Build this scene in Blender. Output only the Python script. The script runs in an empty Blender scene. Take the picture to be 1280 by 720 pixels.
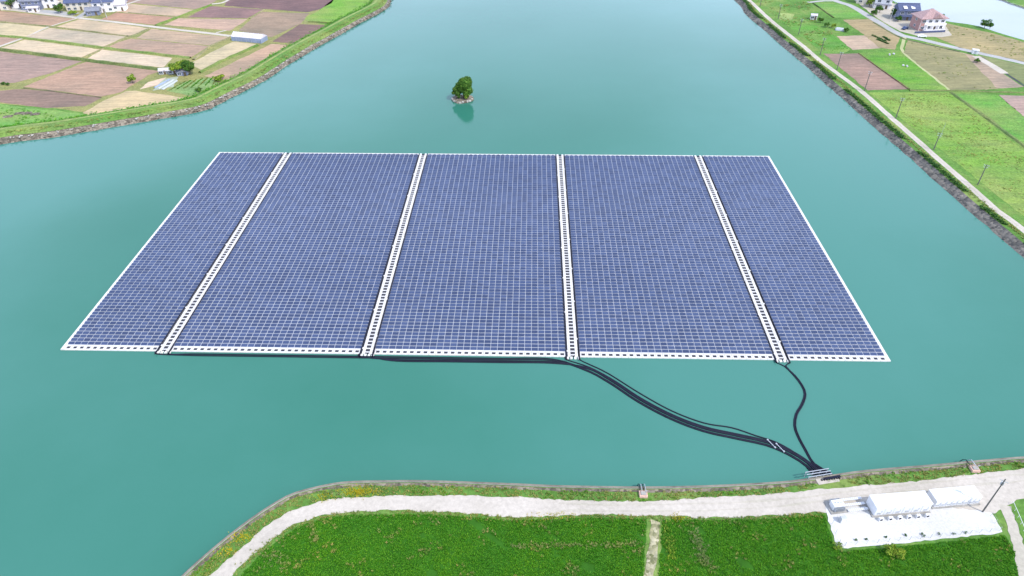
import bpy, bmesh, math, random
import numpy as np
from mathutils import Vector, Matrix
from mathutils.geometry import tessellate_polygon

random.seed(7); RNG = np.random.default_rng(7)
SC = bpy.context.scene
COL = SC.collection
R = math.radians

# ------------------------------------------------------------------ camera
CAM_H, F_PX, PITCH, ROLL = 116.6, 853.0, R(37.7), R(-0.4)
cp, sp, cr, sr = math.cos(PITCH), math.sin(PITCH), math.cos(ROLL), math.sin(ROLL)
_right, _up, _fwd = Vector((1, 0, 0)), Vector((0, sp, cp)), Vector((0, cp, -sp))
cam_right = cr * _right + sr * _up
cam_up = -sr * _right + cr * _up
cam = bpy.data.cameras.new('camera')
cam.sensor_width = 36.0; cam.lens = 36.0 * F_PX / 1280.0
cam.clip_start = 0.5; cam.clip_end = 12000
cam_o = bpy.data.objects.new('camera', cam); COL.objects.link(cam_o)
m = Matrix.Identity(4)
for i in range(3):
    m[i][0] = cam_right[i]; m[i][1] = cam_up[i]; m[i][2] = -_fwd[i]
m[0][3], m[1][3], m[2][3] = 0, 0, CAM_H
cam_o.matrix_world = m
SC.camera = cam_o

# ------------------------------------------------------------------ sky and sun
SUN_EL = R(52); sun_h = Vector((0.80, -0.60, 0)).normalized()
SUN_DIR = Vector((sun_h.x * math.cos(SUN_EL), sun_h.y * math.cos(SUN_EL), math.sin(SUN_EL)))
W = bpy.data.worlds.new('World'); SC.world = W; W.use_nodes = True
nt = W.node_tree
sky = nt.nodes.new('ShaderNodeTexSky'); sky.sky_type = 'NISHITA'; sky.sun_disc = False
sky.sun_elevation = SUN_EL; sky.sun_rotation = math.atan2(SUN_DIR.x, SUN_DIR.y)
sky.air_density = 1.0; sky.dust_density = 1.6; sky.ozone_density = 1.0
bgn = nt.nodes['Background']; bgn.inputs['Strength'].default_value = 0.15
# thin broken cloud over the whole sky
wtc = nt.nodes.new('ShaderNodeTexCoord'); wn = nt.nodes.new('ShaderNodeTexNoise')
wn.inputs['Scale'].default_value = 2.2; wn.inputs['Detail'].default_value = 6
wr = nt.nodes.new('ShaderNodeMapRange'); wr.inputs[1].default_value = .36; wr.inputs[2].default_value = .66; wr.inputs[3].default_value = .21; wr.inputs[4].default_value = .30   # optical depth of the thin cloud layer
wm = nt.nodes.new('ShaderNodeMix'); wm.data_type = 'RGBA'; wm.inputs[7].default_value = (10.0, 11.7, 15.8, 1)
nt.links.new(wtc.outputs['Generated'], wn.inputs['Vector']); nt.links.new(wn.outputs['Fac'], wr.inputs[0])
# an even layer looks denser the lower one looks: 1 - exp(-depth / height of the direction)
wx = nt.nodes.new('ShaderNodeSeparateXYZ'); nt.links.new(wtc.outputs['Generated'], wx.inputs[0])
def wmath(op, a, b=None):
    q = nt.nodes.new('ShaderNodeMath'); q.operation = op
    for i, v in enumerate((a, b)):
        if v is None: continue
        if isinstance(v, (int, float)): q.inputs[i].default_value = v
        else: nt.links.new(v, q.inputs[i])
    return q.outputs[0]
w_fac = wmath('SUBTRACT', 1.0, wmath('EXPONENT', wmath('MULTIPLY', wmath('DIVIDE', wr.outputs[0], wmath('MAXIMUM', wx.outputs[2], .07)), -1.0)))
nt.links.new(w_fac, wm.inputs[0]); nt.links.new(sky.outputs[0], wm.inputs[6]); nt.links.new(wm.outputs[2], bgn.inputs[0])
sun = bpy.data.lights.new('sun', 'SUN'); sun.energy = 2.8; sun.angle = R(0.6); sun.color = (1.0, 0.95, 0.87)
sun_o = bpy.data.objects.new('sun', sun); COL.objects.link(sun_o)
sun_o.rotation_euler = SUN_DIR.to_track_quat('Z', 'Y').to_euler()
vs = SC.view_settings
vs.view_transform = 'Standard'; vs.look = 'None'; vs.exposure = 0.56; vs.gamma = 1.0; vs.use_curve_mapping = False

LAND = 1.6      # level of the fields above the pond surface (pond at 0)

# ------------------------------------------------------------------ helpers
def G(px, py, z=LAND):
    x = (px - 640) / F_PX; y = -(py - 360) / F_PX
    x, y = cr * x - sr * y, sr * x + cr * y
    dz = -sp + y * cp
    t = (CAM_H - z) / -dz
    return Vector((x * t, (cp + y * sp) * t, z))

def GP(pts, z=LAND): return [G(p[0], p[1], z) for p in pts]

def px_at(v):
    d = Vector(v) - Vector((0, 0, CAM_H))
    return d.dot(_fwd) / F_PX      # metres for one photo pixel at that point

def mesh_from(name, verts, faces, mats=(), midx=None, parent=None, smooth=False):
    me = bpy.data.meshes.new(name)
    me.from_pydata([tuple(v) for v in verts], [], faces)
    for mm in mats: me.materials.append(mm)
    if midx is not None: me.polygons.foreach_set('material_index', midx)
    if smooth: me.polygons.foreach_set('use_smooth', [True] * len(me.polygons))
    me.update()
    o = bpy.data.objects.new(name, me); COL.objects.link(o)
    if parent is not None: o.parent = parent
    return o

def link_mesh(name, me, parent=None, loc=(0, 0, 0), rz=0.0):
    o = bpy.data.objects.new(name, me); COL.objects.link(o)
    o.location = loc; o.rotation_euler = (0, 0, rz)
    if parent is not None: o.parent = parent
    return o

class MB:
    """collects boxes, tubes, prisms; build() makes one mesh object"""
    def __init__(s): s.v = []; s.f = []; s.m = []
    def add(s, vs, fs, mi=0):
        b = len(s.v); s.v += [Vector(x) for x in vs]
        s.f += [tuple(i + b for i in f) for f in fs]; s.m += [mi] * len(fs)
    def box(s, c, d, mi=0, rz=0.0, bev=0.0):
        hx, hy, hz = d[0] / 2, d[1] / 2, d[2] / 2
        ca, sa = math.cos(rz), math.sin(rz)
        vs = []
        if bev <= 0:
            for z in (-hz, hz):
                for x, y in ((-hx, -hy), (hx, -hy), (hx, hy), (-hx, hy)): vs.append((x, y, z))
            fs = [(3, 2, 1, 0), (4, 5, 6, 7), (0, 1, 5, 4), (1, 2, 6, 5), (2, 3, 7, 6), (3, 0, 4, 7)]
        else:
            for z, k in ((-hz, 0), (hz - bev, 0), (hz, bev)):
                for x, y in ((-hx + k, -hy + k), (hx - k, -hy + k), (hx - k, hy - k), (-hx + k, hy - k)): vs.append((x, y, z))
            fs = [(3, 2, 1, 0), (8, 9, 10, 11)]
            for a in (0, 4):
                for i in range(4): fs.append((a + i, a + (i + 1) % 4, a + 4 + (i + 1) % 4, a + 4 + i))
        s.add([(c[0] + x * ca - y * sa, c[1] + x * sa + y * ca, c[2] + z) for x, y, z in vs], fs, mi)
    def tube(s, pts, rad, n=6, mi=0, cap=True):
        pts = [Vector(p) for p in pts]; b = len(s.v)
        for i, p in enumerate(pts):
            t = (pts[min(i + 1, len(pts) - 1)] - pts[max(i - 1, 0)]).normalized()
            a = Vector((0, 0, 1)) if abs(t.z) < 0.9 else Vector((1, 0, 0))
            u = t.cross(a).normalized(); w = u.cross(t)
            r = rad[i] if isinstance(rad, (list, tuple)) else rad
            for k in range(n):
                q = 2 * math.pi * k / n
                s.v.append(p + (u * math.cos(q) + w * math.sin(q)) * r)
        for i in range(len(pts) - 1):
            for k in range(n):
                s.f.append((b + i * n + k, b + i * n + (k + 1) % n, b + (i + 1) * n + (k + 1) % n, b + (i + 1) * n + k)); s.m.append(mi)
        if cap:
            s.f.append(tuple(b + k for k in range(n))); s.m.append(mi)
            e = b + (len(pts) - 1) * n
            s.f.append(tuple(e + n - 1 - k for k in range(n))); s.m.append(mi)
    def build(s, name, mats, parent=None, smooth=False):
        if not isinstance(mats, (list, tuple)): mats = [mats]
        return mesh_from(name, s.v, s.f, mats, s.m, parent, smooth)

def tag(o, label=None, cat=None, group=None, kind=None):
    if label: o['label'] = label
    if cat: o['category'] = cat
    if group: o['group'] = group
    if kind: o['kind'] = kind
    return o

def empty(name, loc, rz=0.0):
    o = bpy.data.objects.new(name, None); COL.objects.link(o)
    o.location = loc; o.rotation_euler = (0, 0, rz); o.empty_display_size = 0.5
    return o

def copy_tree(o, parent=None):
    c = o.copy(); COL.objects.link(c); c.parent = parent
    for ch in o.children: copy_tree(ch, c)
    return c

def resample(pts, step):
    pts = [Vector(p) for p in pts]; out = [pts[0]]
    for a, b in zip(pts[:-1], pts[1:]):
        n = max(1, int(round((b - a).length / step)))
        out += [a.lerp(b, k / n) for k in range(1, n + 1)]
    return out

def smooth_line(pts, step, it=2):
    """Catmull-Rom through the points, then even steps"""
    P = [Vector(p) for p in pts]; Q = [P[0] * 2 - P[1]] + P + [P[-1] * 2 - P[-2]]
    dense = []
    for i in range(1, len(Q) - 2):
        a, b, c, d = Q[i - 1], Q[i], Q[i + 1], Q[i + 2]
        n = max(2, int((c - b).length / step))
        for k in range(n):
            t = k / n
            dense.append(0.5 * (2 * b + (c - a) * t + (2 * a - 5 * b + 4 * c - d) * t * t + (3 * b - a - 3 * c + d) * t ** 3))
    dense.append(P[-1]); return dense

def jitter(pts, amp, z=None):
    out = []
    for i, p in enumerate(pts):
        q = p + Vector((random.uniform(-amp, amp), random.uniform(-amp, amp), 0))
        if z is not None: q.z = z
        out.append(q)
    return out

def poly_sheet(name, pts, mat, kind='structure', holes=(), thick=0.0):
    loops = [list(pts)] + [list(h) for h in holes]
    tris = tessellate_polygon(loops)
    verts = [v for l in loops for v in l]
    fs = []
    for t in tris:
        a, b, c = (verts[i] for i in t)
        nz = (b - a).cross(c - a).z
        fs.append(tuple(t) if nz > 0 else tuple(reversed(t)))
    o = mesh_from(name, verts, fs, [mat])
    if kind: o['kind'] = kind
    return o

def strip(name, A, B, mat, kind='structure', parent=None, rows=1):
    """surface between two polylines of the same length"""
    n = min(len(A), len(B)); vs = []; fs = []
    for r in range(rows + 1):
        vs += [A[i].lerp(B[i], r / rows) for i in range(n)]
    for r in range(rows):
        for i in range(n - 1):
            a, b, c, d = r * n + i, r * n + i + 1, (r + 1) * n + i + 1, (r + 1) * n + i
            nz = (vs[b] - vs[a]).cross(vs[d] - vs[a]).z
            fs.append((a, b, c, d) if nz >= 0 else (d, c, b, a))
    o = mesh_from(name, vs, fs, [mat], parent=parent)
    if kind: o['kind'] = kind
    return o

def offset_line(pts, w, side=1.0):
    out = []
    for i, p in enumerate(pts):
        t = pts[min(i + 1, len(pts) - 1)] - pts[max(i - 1, 0)]; t.z = 0; t.normalize()
        nrm = Vector((-t.y, t.x, 0)) * side
        ww = w[i] if isinstance(w, (list, tuple)) else w
        out.append(p + nrm * ww)
    return out

def along(line, n, ymin=60, ymax=600):
    q = np.array([[p.x, p.y] for p in line if ymin < p.y < ymax]); i = RNG.integers(0, len(q) - 1, n); t = RNG.random(n)[:, None]
    return q[i] * (1 - t) + q[i + 1] * t

def inside(poly, x, y):
    """numpy even-odd test"""
    px = np.array([p[0] for p in poly]); py = np.array([p[1] for p in poly])
    res = np.zeros(len(x), bool); j = len(px) - 1
    for i in range(len(px)):
        c = ((py[i] > y) != (py[j] > y)) & (x < (px[j] - px[i]) * (y - py[i]) / (py[j] - py[i] + 1e-12) + px[i])
        res ^= c; j = i
    return res

def scatter_pts(poly, density):
    xs = [p[0] for p in poly]; ys = [p[1] for p in poly]
    x0, x1, y0, y1 = min(xs), max(xs), min(ys), max(ys)
    n = int((x1 - x0) * (y1 - y0) * density)
    x = RNG.uniform(x0, x1, n); y = RNG.uniform(y0, y1, n)
    k = inside(poly, x, y); return x[k], y[k]

def tufts(name, x, y, z, hmin, hmax, rad, mat, blades=5, label=None, group=None):
    """leafy tufts: splayed blades from one root; a mass nobody could count"""
    n = len(x)
    if n == 0: return None
    z = np.broadcast_to(np.asarray(z, float), (n,))
    h = RNG.uniform(hmin, hmax, n)
    a0 = RNG.uniform(0, 2 * np.pi, n)
    V = np.zeros((n, blades, 3, 3))
    for b in range(blades):
        a = a0 + 2 * np.pi * b / blades + RNG.uniform(-.4, .4, n)
        r = rad * RNG.uniform(.6, 1.2, n); hh = h * RNG.uniform(.55, 1.1, n)
        w = r * .55
        ca, sa = np.cos(a), np.sin(a)
        V[:, b, 0] = np.stack([x - sa * w * .5 + ca * r * .2, y + ca * w * .5 + sa * r * .2, z - .02 + hh * .25], 1)
        V[:, b, 1] = np.stack([x + sa * w * .5 + ca * r * .2, y - ca * w * .5 + sa * r * .2, z - .02 + hh * .15], 1)
        V[:, b, 2] = np.stack([x + ca * r, y + sa * r, z + hh], 1)
    return tri_cloud(name, V.reshape(-1, 3), mat, label, group)

def tri_cloud(name, verts, mat, label=None, group=None, parent=None, kind='stuff', per=3):
    nv = len(verts); nf = nv // per
    me = bpy.data.meshes.new(name)
    me.vertices.add(nv); me.vertices.foreach_set('co', verts.astype(np.float32).ravel())
    me.loops.add(nv); me.loops.foreach_set('vertex_index', np.arange(nv, dtype=np.int32))
    me.polygons.add(nf); me.polygons.foreach_set('loop_start', np.arange(0, nv, per, dtype=np.int32))
    me.polygons.foreach_set('loop_total', np.full(nf, per, dtype=np.int32))
    me.materials.append(mat); me.update(calc_edges=True)
    o = bpy.data.objects.new(name, me); COL.objects.link(o)
    if parent is not None: o.parent = parent
    if kind: o['kind'] = kind
    tag(o, label, None, group)
    return o

# ------------------------------------------------------------------ materials
def new_mat(name, rough=0.7, spec=0.3, metal=0.0):
    mt = bpy.data.materials.new(name); mt.use_nodes = True
    n = mt.node_tree; b = n.nodes['Principled BSDF']
    b.inputs['Roughness'].default_value = rough
    b.inputs['Specular IOR Level'].default_value = spec
    b.inputs['Metallic'].default_value = metal
    return mt, n, b

def nd(n, t, **kw):
    x = n.nodes.new(t)
    for k, v in kw.items():
        if k in x.inputs: x.inputs[k].default_value = v
        else: setattr(x, k, v)
    return x

def world_pos(n, rot=0.0, scale=(1, 1, 1)):
    g = nd(n, 'ShaderNodeNewGeometry'); mp = nd(n, 'ShaderNodeMapping')
    mp.inputs['Rotation'].default_value = (0, 0, rot); mp.inputs['Scale'].default_value = scale
    n.links.new(g.outputs['Position'], mp.inputs['Vector']); return mp.outputs['Vector']

def noise(n, vec, scale, detail=4, rough=.6):
    t = nd(n, 'ShaderNodeTexNoise', Scale=scale, Detail=detail, Roughness=rough)
    n.links.new(vec, t.inputs['Vector']); return t.outputs['Fac']

def ramp(n, fac, stops):
    r = nd(n, 'ShaderNodeValToRGB'); e = r.color_ramp.elements
    e[0].position, e[0].color = stops[0][0], (*stops[0][1], 1)
    e[1].position, e[1].color = stops[-1][0], (*stops[-1][1], 1)
    for p, c in stops[1:-1]:
        k = e.new(p); k.color = (*c, 1)
    n.links.new(fac, r.inputs['Fac']); return r.outputs['Color']

def mix(n, fac, a, b, mode='MIX'):
    x = nd(n, 'ShaderNodeMix', data_type='RGBA', blend_type=mode)
    if isinstance(fac, (int, float)): x.inputs[0].default_value = fac
    else: n.links.new(fac, x.inputs[0])
    for i, v in ((6, a), (7, b)):
        if isinstance(v, tuple): x.inputs[i].default_value = (*v, 1)
        else: n.links.new(v, x.inputs[i])
    return x.outputs[2]

def bump(n, b, height, dist, strength=1.0):
    bp = nd(n, 'ShaderNodeBump', Strength=strength, Distance=dist)
    n.links.new(height, bp.inputs['Height']); n.links.new(bp.outputs['Normal'], b.inputs['Normal'])

def simple(name, col, rough=.6, var=.12, scale=2.0, spec=.3, metal=0.0):
    mt, n, b = new_mat(name, rough, spec, metal)
    tc = nd(n, 'ShaderNodeTexCoord')
    f = noise(n, tc.outputs['Object'], scale, 5)
    lo = tuple(c * (1 - var) for c in col); hi = tuple(min(1, c * (1 + var)) for c in col)
    n.links.new(ramp(n, f, [(.3, lo), (.7, hi)]), b.inputs['Base Color'])
    return mt

def leafy(name, cols, rough=.6):
    mt, n, b = new_mat(name, rough, .1)
    g = nd(n, 'ShaderNodeNewGeometry')
    k = len(cols) - 1
    c = ramp(n, g.outputs['Random Per Island'], [(i / k, cc) for i, cc in enumerate(cols)])
    f = noise(n, world_pos(n), .12, 4)
    c2 = mix(n, ramp(n, f, [(.35, (0, 0, 0)), (.7, (1, 1, 1))]), c, mix(n, 1.0, c, (1.5, 1.2, .8), 'MULTIPLY'))
    n.links.new(c2, b.inputs['Base Color'])
    return mt

def soil_mat(name, rot, per):
    mt, n, b = new_mat(name, .95, .1)
    oi = nd(n, 'ShaderNodeObjectInfo')
    v = world_pos(n, rot)
    vs_ = world_pos(n, rot, (.15, 1.0, 1))
    st = noise(n, vs_, 1.0 / per, 3, .6)
    big = noise(n, v, .03, 4); fine = noise(n, v, .8, 5)
    c = mix(n, 1.0, oi.outputs['Color'], ramp(n, st, [(.3, (.78, .79, .8)), (.7, (1.18, 1.15, 1.12))]), 'MULTIPLY')
    c = mix(n, 1.0, c, ramp(n, big, [(.3, (.72, .78, .78)), (.7, (1.2, 1.12, 1.06))]), 'MULTIPLY')
    c = mix(n, 1.0, c, ramp(n, fine, [(.3, (.88, .88, .88)), (.7, (1.1, 1.1, 1.1))]), 'MULTIPLY')
    n.links.new(c, b.inputs['Base Color']); bump(n, b, st, .15, .6)
    return mt

def crop_mat(name, rot):
    mt, n, b = new_mat(name, .9, .15)
    oi = nd(n, 'ShaderNodeObjectInfo'); v = world_pos(n, rot); v2 = world_pos(n, rot, (.25, 1.2, 1))
    a = noise(n, v2, .35, 5, .7); big = noise(n, v, .045, 4); fine = noise(n, v, 1.4, 4)
    c = mix(n, 1.0, oi.outputs['Color'], ramp(n, a, [(.25, (.62, .7, .6)), (.75, (1.4, 1.25, 1.3))]), 'MULTIPLY')
    c = mix(n, ramp(n, big, [(.4, (0, 0, 0)), (.72, (.55, .55, .55))]), c, (.26, .25, .09))
    pat = noise(n, v2, .16, 5, .75)
    c = mix(n, ramp(n, pat, [(.46, (0, 0, 0)), (.7, (.5, .5, .5))]), c, (.07, .13, .045))
    c = mix(n, 1.0, c, ramp(n, fine, [(.3, (.7, .72, .7)), (.7, (1.3, 1.28, 1.3))]), 'MULTIPLY')
    n.links.new(c, b.inputs['Base Color']); bump(n, b, fine, .3, .7)
    return mt

def ground_mat():
    mt, n, b = new_mat('grass_ground', .9, .15)
    v = world_pos(n)
    a = noise(n, v, .05, 6, .65); f = noise(n, v, .7, 5, .7)
    c = ramp(n, a, [(.3, (.05, .12, .02)), (.5, (.09, .19, .035)), (.66, (.17, .22, .06)), (.8, (.25, .24, .12))])
    c = mix(n, 1.0, c, ramp(n, f, [(.25, (.6, .65, .6)), (.75, (1.3, 1.3, 1.3))]), 'MULTIPLY')
    n.links.new(c, b.inputs['Base Color']); bump(n, b, f, .4, .8)
    return mt

def gravel_mat(name, c0, c1, scale=1.2, tracks=None):
    mt, n, b = new_mat(name, .95, .15)
    v = world_pos(n)
    a = noise(n, v, .08, 5); f = noise(n, v, scale, 6, .7)
    c = ramp(n, a, [(.3, c0), (.7, c1)])
    c = mix(n, 1.0, c, ramp(n, f, [(.3, (.84, .84, .84)), (.7, (1.12, 1.12, 1.12))]), 'MULTIPLY')
    n.links.new(c, b.inputs['Base Color']); bump(n, b, f, .06, .6)
    return mt

def stone_bank_mat(name, cols, scale):
    mt, n, b = new_mat(name, .85, .25)
    v = world_pos(n)
    vo = nd(n, 'ShaderNodeTexVoronoi', Scale=scale); n.links.new(v, vo.inputs['Vector'])
    sep = nd(n, 'ShaderNodeSeparateColor'); n.links.new(vo.outputs['Color'], sep.inputs[0])
    c = ramp(n, sep.outputs[0], [(i / (len(cols) - 1), cc) for i, cc in enumerate(cols)])
    a = noise(n, v, .2, 5)
    c = mix(n, 1.0, c, ramp(n, a, [(.3, (.65, .66, .62)), (.7, (1.25, 1.2, 1.15))]), 'MULTIPLY')
    n.links.new(c, b.inputs['Base Color']); bump(n, b, vo.outputs['Distance'], -.25, .8)
    return mt

WOFF = (500, -300, 40)  # places base colour patches: water's own variation and painted-in sky sheen
def water_mat(name, cols, rough):
    mt, n, b = new_mat(name, rough, .5)
    b.inputs['IOR'].default_value = 1.33
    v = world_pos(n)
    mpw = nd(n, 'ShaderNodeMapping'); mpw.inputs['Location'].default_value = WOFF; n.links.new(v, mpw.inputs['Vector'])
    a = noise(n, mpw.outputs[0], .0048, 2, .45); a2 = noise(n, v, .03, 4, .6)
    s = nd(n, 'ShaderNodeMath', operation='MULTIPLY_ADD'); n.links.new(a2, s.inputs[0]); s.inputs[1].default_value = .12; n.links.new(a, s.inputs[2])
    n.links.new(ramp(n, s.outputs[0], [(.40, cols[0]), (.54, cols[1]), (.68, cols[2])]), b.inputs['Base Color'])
    w1 = noise(n, v, .9, 4, .6); w2 = noise(n, v, .12, 2)
    bump(n, b, w1, .04, .5)
    wv = world_pos(n, .5, (.25, 1, 1)); rz_ = noise(n, wv, .02, 4, .6)
    n.links.new(ramp(n, rz_, [(.35, (rough * .5,) * 3), (.7, (rough * 2.2,) * 3)]), b.inputs['Roughness'])
    return mt

M = {}
M['ground'] = ground_mat()
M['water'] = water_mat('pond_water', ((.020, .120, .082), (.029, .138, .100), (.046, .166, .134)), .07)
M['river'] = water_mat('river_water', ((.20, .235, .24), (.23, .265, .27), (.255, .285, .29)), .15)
M['road'] = gravel_mat('pale_gravel', (.35, .318, .27), (.45, .41, .36))
M['pad'] = gravel_mat('white_crushed_stone', (.43, .425, .41), (.52, .515, .50), 2.5)
M['asphalt'] = gravel_mat('pale_asphalt', (.27, .27, .27), (.35, .35, .345))
M['track_c'] = gravel_mat('track_middle', (.32, .30, .24), (.42, .38, .33))
M['greenpath'] = gravel_mat('grassy_path', (.26, .28, .13), (.36, .36, .2))
M['stonepath'] = stone_bank_mat('rough_stone_path', ((.12, .13, .06), (.24, .23, .14), (.36, .34, .24)), 1.6)
M['concrete'] = simple('concrete', (.27, .26, .24), .85, .3, .5)
M['kerb'] = simple('mossy_kerb', (.16, .145, .115), .9, .4, .3)
M['pinkcon'] = simple('weathered_pink_concrete', (.50, .33, .26), .85, .2, 2.0)
M['revet'] = stone_bank_mat('revetment_stone', ((.08, .07, .055), (.15, .13, .105), (.24, .21, .17)), 1.3)
M['revet_dark'] = stone_bank_mat('dark_bank_stone', ((.06, .06, .058), (.11, .105, .098), (.19, .175, .155)), 1.1)
M['rock'] = simple('pale_rock', (.33, .315, .285), .85, .3, .6)
M['dike'] = crop_mat('dike_grass', .3)
M['soil'] = soil_mat('ploughed_soil', R(12), 1.6)
M['soil_r'] = soil_mat('ploughed_soil_east', R(-40), 1.6)
M['crop'] = crop_mat('crop_green', R(5))
M['lush'] = leafy('lush_grass', ((.015, .090, .004), (.030, .152, .007), (.052, .20, .011), (.10, .25, .02)))
M['pale_weed'] = leafy('pale_weed', ((.10, .16, .04), (.20, .22, .10), (.06, .14, .02)))
M['meadow'] = simple('meadow_floor', (.026, .10, .008), .9, .3, .3, .1)
M['verge'] = leafy('verge_grass', ((.05, .10, .02), (.10, .17, .035), (.17, .20, .06), (.24, .22, .10)))
M['yellow'] = leafy('yellow_flowers', ((.30, .29, .02), (.48, .44, .02), (.16, .22, .03)))
M['hedge'] = leafy('bank_shrub', ((.012, .05, .012), (.025, .09, .02), (.05, .14, .03)))
M['leaf'] = leafy('tree_leaf', ((.012, .045, .01), (.025, .085, .015), (.05, .13, .022), (.09, .17, .03)))
M['leaf_m'] = leafy('mid_leaf', ((.015, .06, .01), (.035, .11, .016), (.065, .16, .024), (.12, .22, .04)))
M['leaf_l'] = leafy('light_leaf', ((.04, .10, .015), (.09, .19, .02), (.16, .26, .03), (.22, .30, .05)))
M['bark'] = simple('bark', (.12, .09, .06), .9, .3, 3)
M['white'] = simple('white_plastic_float', (.52, .51, .49), .5, .16, .35)
M['whitepaint'] = simple('white_paint', (.60, .60, .605), .45, .05, 1.0)
M['dark'] = simple('black_recess_shade', (.03, .03, .04), .7, .2, 2)
M['cable'] = simple('black_cable', (.006, .007, .018), .6, .25, .8, .2)
M['metal'] = simple('galvanised_steel', (.48, .5, .52), .4, .1, 2, .5, .6)
M['grey'] = simple('grey_cabinet', (.36, .38, .40), .5, .1, 2)
M['pole'] = simple('concrete_pole', (.11, .105, .095), .8, .15, 1)
M['glass'] = simple('window_glass', (.05, .07, .09), .08, .2, .5, .8)

def panel_mats():
    mt, n, b = new_mat('solar_cells', .16, .5)
    g = nd(n, 'ShaderNodeNewGeometry'); oi = nd(n, 'ShaderNodeObjectInfo')
    ad = nd(n, 'ShaderNodeMath', operation='ADD'); n.links.new(g.outputs['Random Per Island'], ad.inputs[0]); n.links.new(oi.outputs['Random'], ad.inputs[1])
    fr = nd(n, 'ShaderNodeMath', operation='FRACT'); n.links.new(ad.outputs[0], fr.inputs[0])
    c = ramp(n, fr.outputs[0], [(0, (.025, .038, .086)), (.5, (.032, .049, .108)), (1, (.041, .061, .129))])
    big = noise(n, world_pos(n), .02, 3)
    c = mix(n, 1.0, c, ramp(n, big, [(.3, (.88, .9, .92)), (.7, (1.14, 1.12, 1.1))]), 'MULTIPLY')
    n.links.new(c, b.inputs['Base Color'])
    return mt
M['cells'] = panel_mats()
M['frame'] = simple('panel_frame', (.38, .40, .46), .4, .05, 1, .5, .3)

def roof_mat(name, col):
    mt, n, b = new_mat(name, .55, .4)
    tc = nd(n, 'ShaderNodeTexCoord')
    f = noise(n, tc.outputs['Object'], 1.2, 5)
    n.links.new(ramp(n, f, [(.3, tuple(c * .75 for c in col)), (.7, tuple(c * 1.2 for c in col))]), b.inputs['Base Color'])
    w = nd(n, 'ShaderNodeTexWave', Scale=3.0, Distortion=.3); n.links.new(tc.outputs['Object'], w.inputs['Vector'])
    bump(n, b, w.outputs['Fac'], .08, .6)
    return mt
M['roof_navy'] = roof_mat('navy_roof_tile', (.07, .09, .17))
M['roof_blue'] = roof_mat('blue_grey_roof_tile', (.15, .18, .30))
M['roof_grey'] = roof_mat('grey_roof_tile', (.20, .21, .25))
M['roof_pink'] = roof_mat('pink_roof_tile', (.36, .235, .225))
M['wall_white'] = simple('white_render', (.74, .71, .70), .8, .06, .6)
M['wall_pink'] = simple('pink_render', (.36, .21, .19), .8, .15, .8)
M['wall_cream'] = simple('cream_render', (.55, .50, .42), .8, .1, .6)
M['wall_navy'] = simple('slate_siding', (.16, .18, .26), .7, .1, .6)
M['vinyl'] = simple('greenhouse_vinyl', (.20, .245, .34), .35, .15, .3, .5)
M['vinyl_w'] = simple('greenhouse_roof_sheet', (.50, .47, .50), .4, .2, .35, .5)
M['carpaint'] = simple('navy_car_paint', (.03, .05, .12), .2, .05, 1, .6)
M['carwhite'] = simple('white_car_paint', (.78, .78, .78), .25, .03, 1, .6)
M['rubber'] = simple('tyre_rubber', (.02, .02, .02), .8, .1, 3)

# ------------------------------------------------------------------ shorelines (traced on the water plane)
left_px = [(500, -70), (497, -30), (492, -8), (490, 2), (486, 10), (475, 17), (450, 30), (420, 47), (390, 64), (360, 83), (335, 100), (310, 113), (290, 123),
           (265, 136), (235, 144), (200, 150), (160, 157), (120, 164), (60, 174), (25, 178), (0, 182), (-120, 200), (-320, 232)]
right_px = [(700, -110), (800, -85), (860, -48), (916, 0), (930, 18), (950, 35), (975, 57), (1000, 78), (1022, 98), (1050, 123), (1080, 150), (1120, 185), (1147, 209), (1200, 257),
            (1250, 300), (1280, 327), (1360, 398), (1440, 475)]
near_px = [(1480, 535), (1400, 558), (1330, 566), (1280, 570), (1250, 572), (1200, 576.5), (1150, 581), (1100, 585), (1060, 589), (1000, 598), (960, 602), (880, 606), (800, 607.5),
           (700, 606), (640, 603.5), (540, 600), (480, 600), (440, 601), (410, 605), (370, 615), (345, 627), (310, 650), (270, 681), (226, 720), (150, 795), (40, 920), (-140, 1120)]
def shore(px, step): return smooth_line(GP(px, 0.0), step)
S_left, S_right, S_near = shore(left_px, 4.0), shore(right_px, 4.0), shore(near_px, 1.5)
# land lies: left of travel on S_right?  checked by sign below
west_close = [Vector((-330, -20, 0)), Vector((-400, 120, 0))]
north_close = [Vector((-30, 1150, 0))]
LW, RW, NW = 6.0, 3.7, 1.5                     # plan width of the stone revetments
LWS = [max(2.8, min(5.5, 7.4 - p.y / 80)) for p in S_left]
T_left = offset_line(S_left, LWS, -1)            # land edge of each bank
T_right = offset_line(S_right, RW, 1)
T_near = offset_line(S_near, NW, 1)
def setz(l, z): return [Vector((p.x, p.y, z)) for p in l]

hole = setz(T_right + T_near + west_close + list(reversed(T_left)), LAND)
riv_near_px = [(1050, -60), (1085, -22), (1105, -5), (1120, 3), (1140, 14), (1160, 22), (1190, 27.5), (1225, 33), (1245, 40), (1280, 50), (1400, 82), (1600, 130)]
riv_far_px = [(1600, 92), (1400, 42), (1280, 9), (1255, 0), (1235, -8), (1190, -40), (1150, -80)]
river_hole = jitter(smooth_line(GP(riv_near_px, LAND), 5), .5) + smooth_line(GP(riv_far_px, LAND), 8)
B = 5000
outer = [Vector((-B, -B, LAND)), Vector((B, -B, LAND)), Vector((B, B, LAND)), Vector((-B, B, LAND))]
poly_sheet('ground', outer, M['ground'], holes=[hole, river_hole])
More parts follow.
